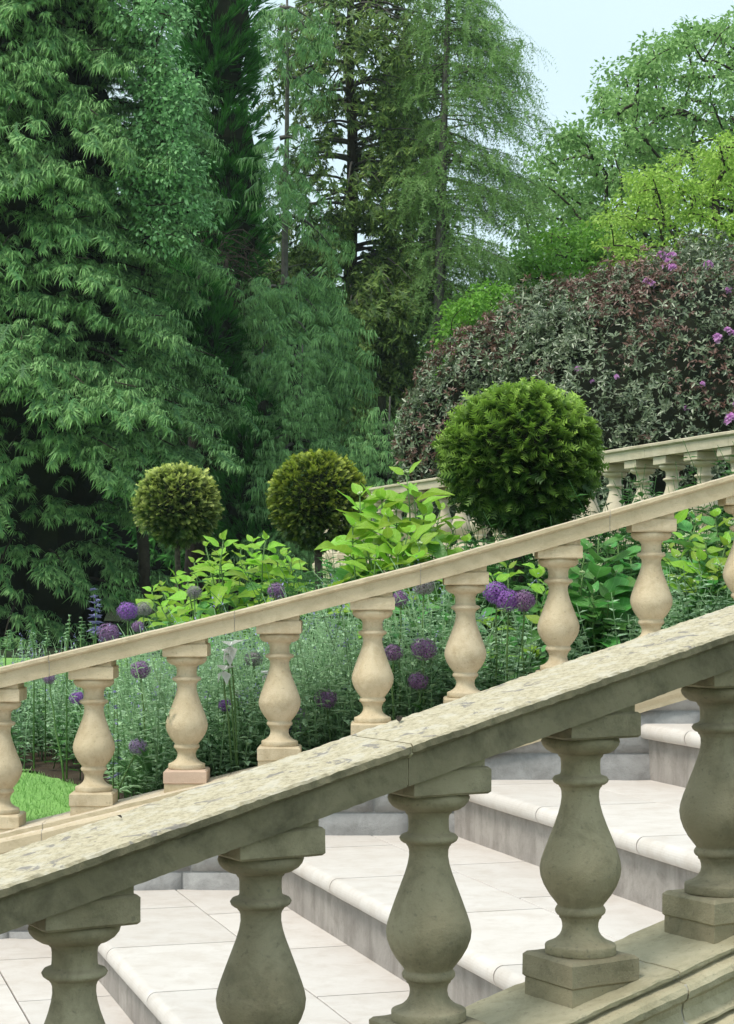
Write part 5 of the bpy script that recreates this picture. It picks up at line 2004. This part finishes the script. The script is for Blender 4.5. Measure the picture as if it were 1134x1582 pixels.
white_flower(355, 998, 34, 6.12, 'upper white flower between the third and fourth far balusters', 500)
white_flower(352, 1010, 26, 6.12, 'white flower tucked just under the uppermost white one', 505)
white_flower(345, 1036, 32, 6.12, 'lower white flower between the third and fourth far balusters', 501)
white_flower(411, 1041, 24, 6.12, 'white flower half hidden at the left of the fourth far baluster', 502)
white_flower(366, 1069, 12, 6.25, 'tiny pale flower below the two white ones', 503)

# ================================================================== LAWN GRASS
rg = np.random.default_rng(600)
N = 26000
y = rg.uniform(6.12, 10.5, N); x = rg.uniform(-2.6, -.6, N)
keep = np.array([xx < bed_left(yy) - .01 for xx, yy in zip(x, y)])
x, y = x[keep], y[keep]
pos = np.stack([x, y, [ground_z(a, b) for a, b in zip(x, y)]], 1)
gl = (np.array([[0, -.08, 0], [0, .08, 0], [1, 0, -.15]]), np.array([[0, 1, 2]]), np.array([0, 0, 1.]))
d = rg.normal(0, .45, pos.shape) + np.array([0, 0, 1.0])
o = foliage('lawn_grass', multi([gl], pos, d, rg.uniform(.014, .03, len(pos)), rg.uniform(0, 1, len(pos)), None, rg.uniform(0, 6, len(pos)), rg), M['blade'])
tag(o, 'short mown grass on the lawn beyond the balustrade', 'grass', None, 'stuff')

# ================================================================== SMALL THINGS ON THE HANDRAIL
def scrap(px, py, size, label, seed):
    # lies on the near handrail's top plane
    best = None
    for i in range(400):
        s = -1 + 3.2 * i / 399
        for u in [-.08 + .16 * j / 20 for j in range(21)]:
            q = nearp(s, u, .0035)
            ex = 567 + F * q.x / q.y - px; ey = HY - F * (q.z - H) / q.y - py
            e = ex * ex + ey * ey
            if best is None or e < best[0]: best = (e, q)
    q = best[1]
    me = leaf_mesh('dry_leaf', seed, wid=.5, mat=M['bark'], cup=.25, droop=-.1)
    o = link('dry_leaf', me)
    o.location = q
    o.rotation_euler = (0, -math.atan(NS), TH + seed)
    o.scale = (size,) * 3
    tag(o, label, 'leaf', 'dry scraps on the handrail')


scrap(618, 1115, .020, 'dark curled leaf scrap on the handrail near its middle joint', 1)
scrap(187, 1262, .009, 'tiny dark speck of leaf on the lower left part of the handrail', 2)

# ================================================================== HAZE
def haze(x0, x1, y0, y1, z0, z1, dens):
    vs = [(x, y, z) for x in (x0, x1) for y in (y0, y1) for z in (z0, z1)]
    me = mesh_py('haze', vs, [(0, 1, 3, 2), (4, 6, 7, 5), (0, 4, 5, 1), (2, 3, 7, 6), (0, 2, 6, 4), (1, 5, 7, 3)])
    m, nt, out = mat_new('haze')
    v = nt.nodes.new('ShaderNodeVolumePrincipled')
    v.inputs['Color'].default_value = (0.80, 0.93, 0.95, 1)
    v.inputs['Density'].default_value = dens
    v.inputs['Anisotropy'].default_value = 0.2
    nt.links.new(v.outputs[0], out.inputs['Volume'])
    o = link('haze', me, None, m)
    tag(o, 'thin bright haze in the air over the garden', 'haze', None, 'stuff')


haze(-920, 920, -920, 920, -1.3, 22, 0.0005)
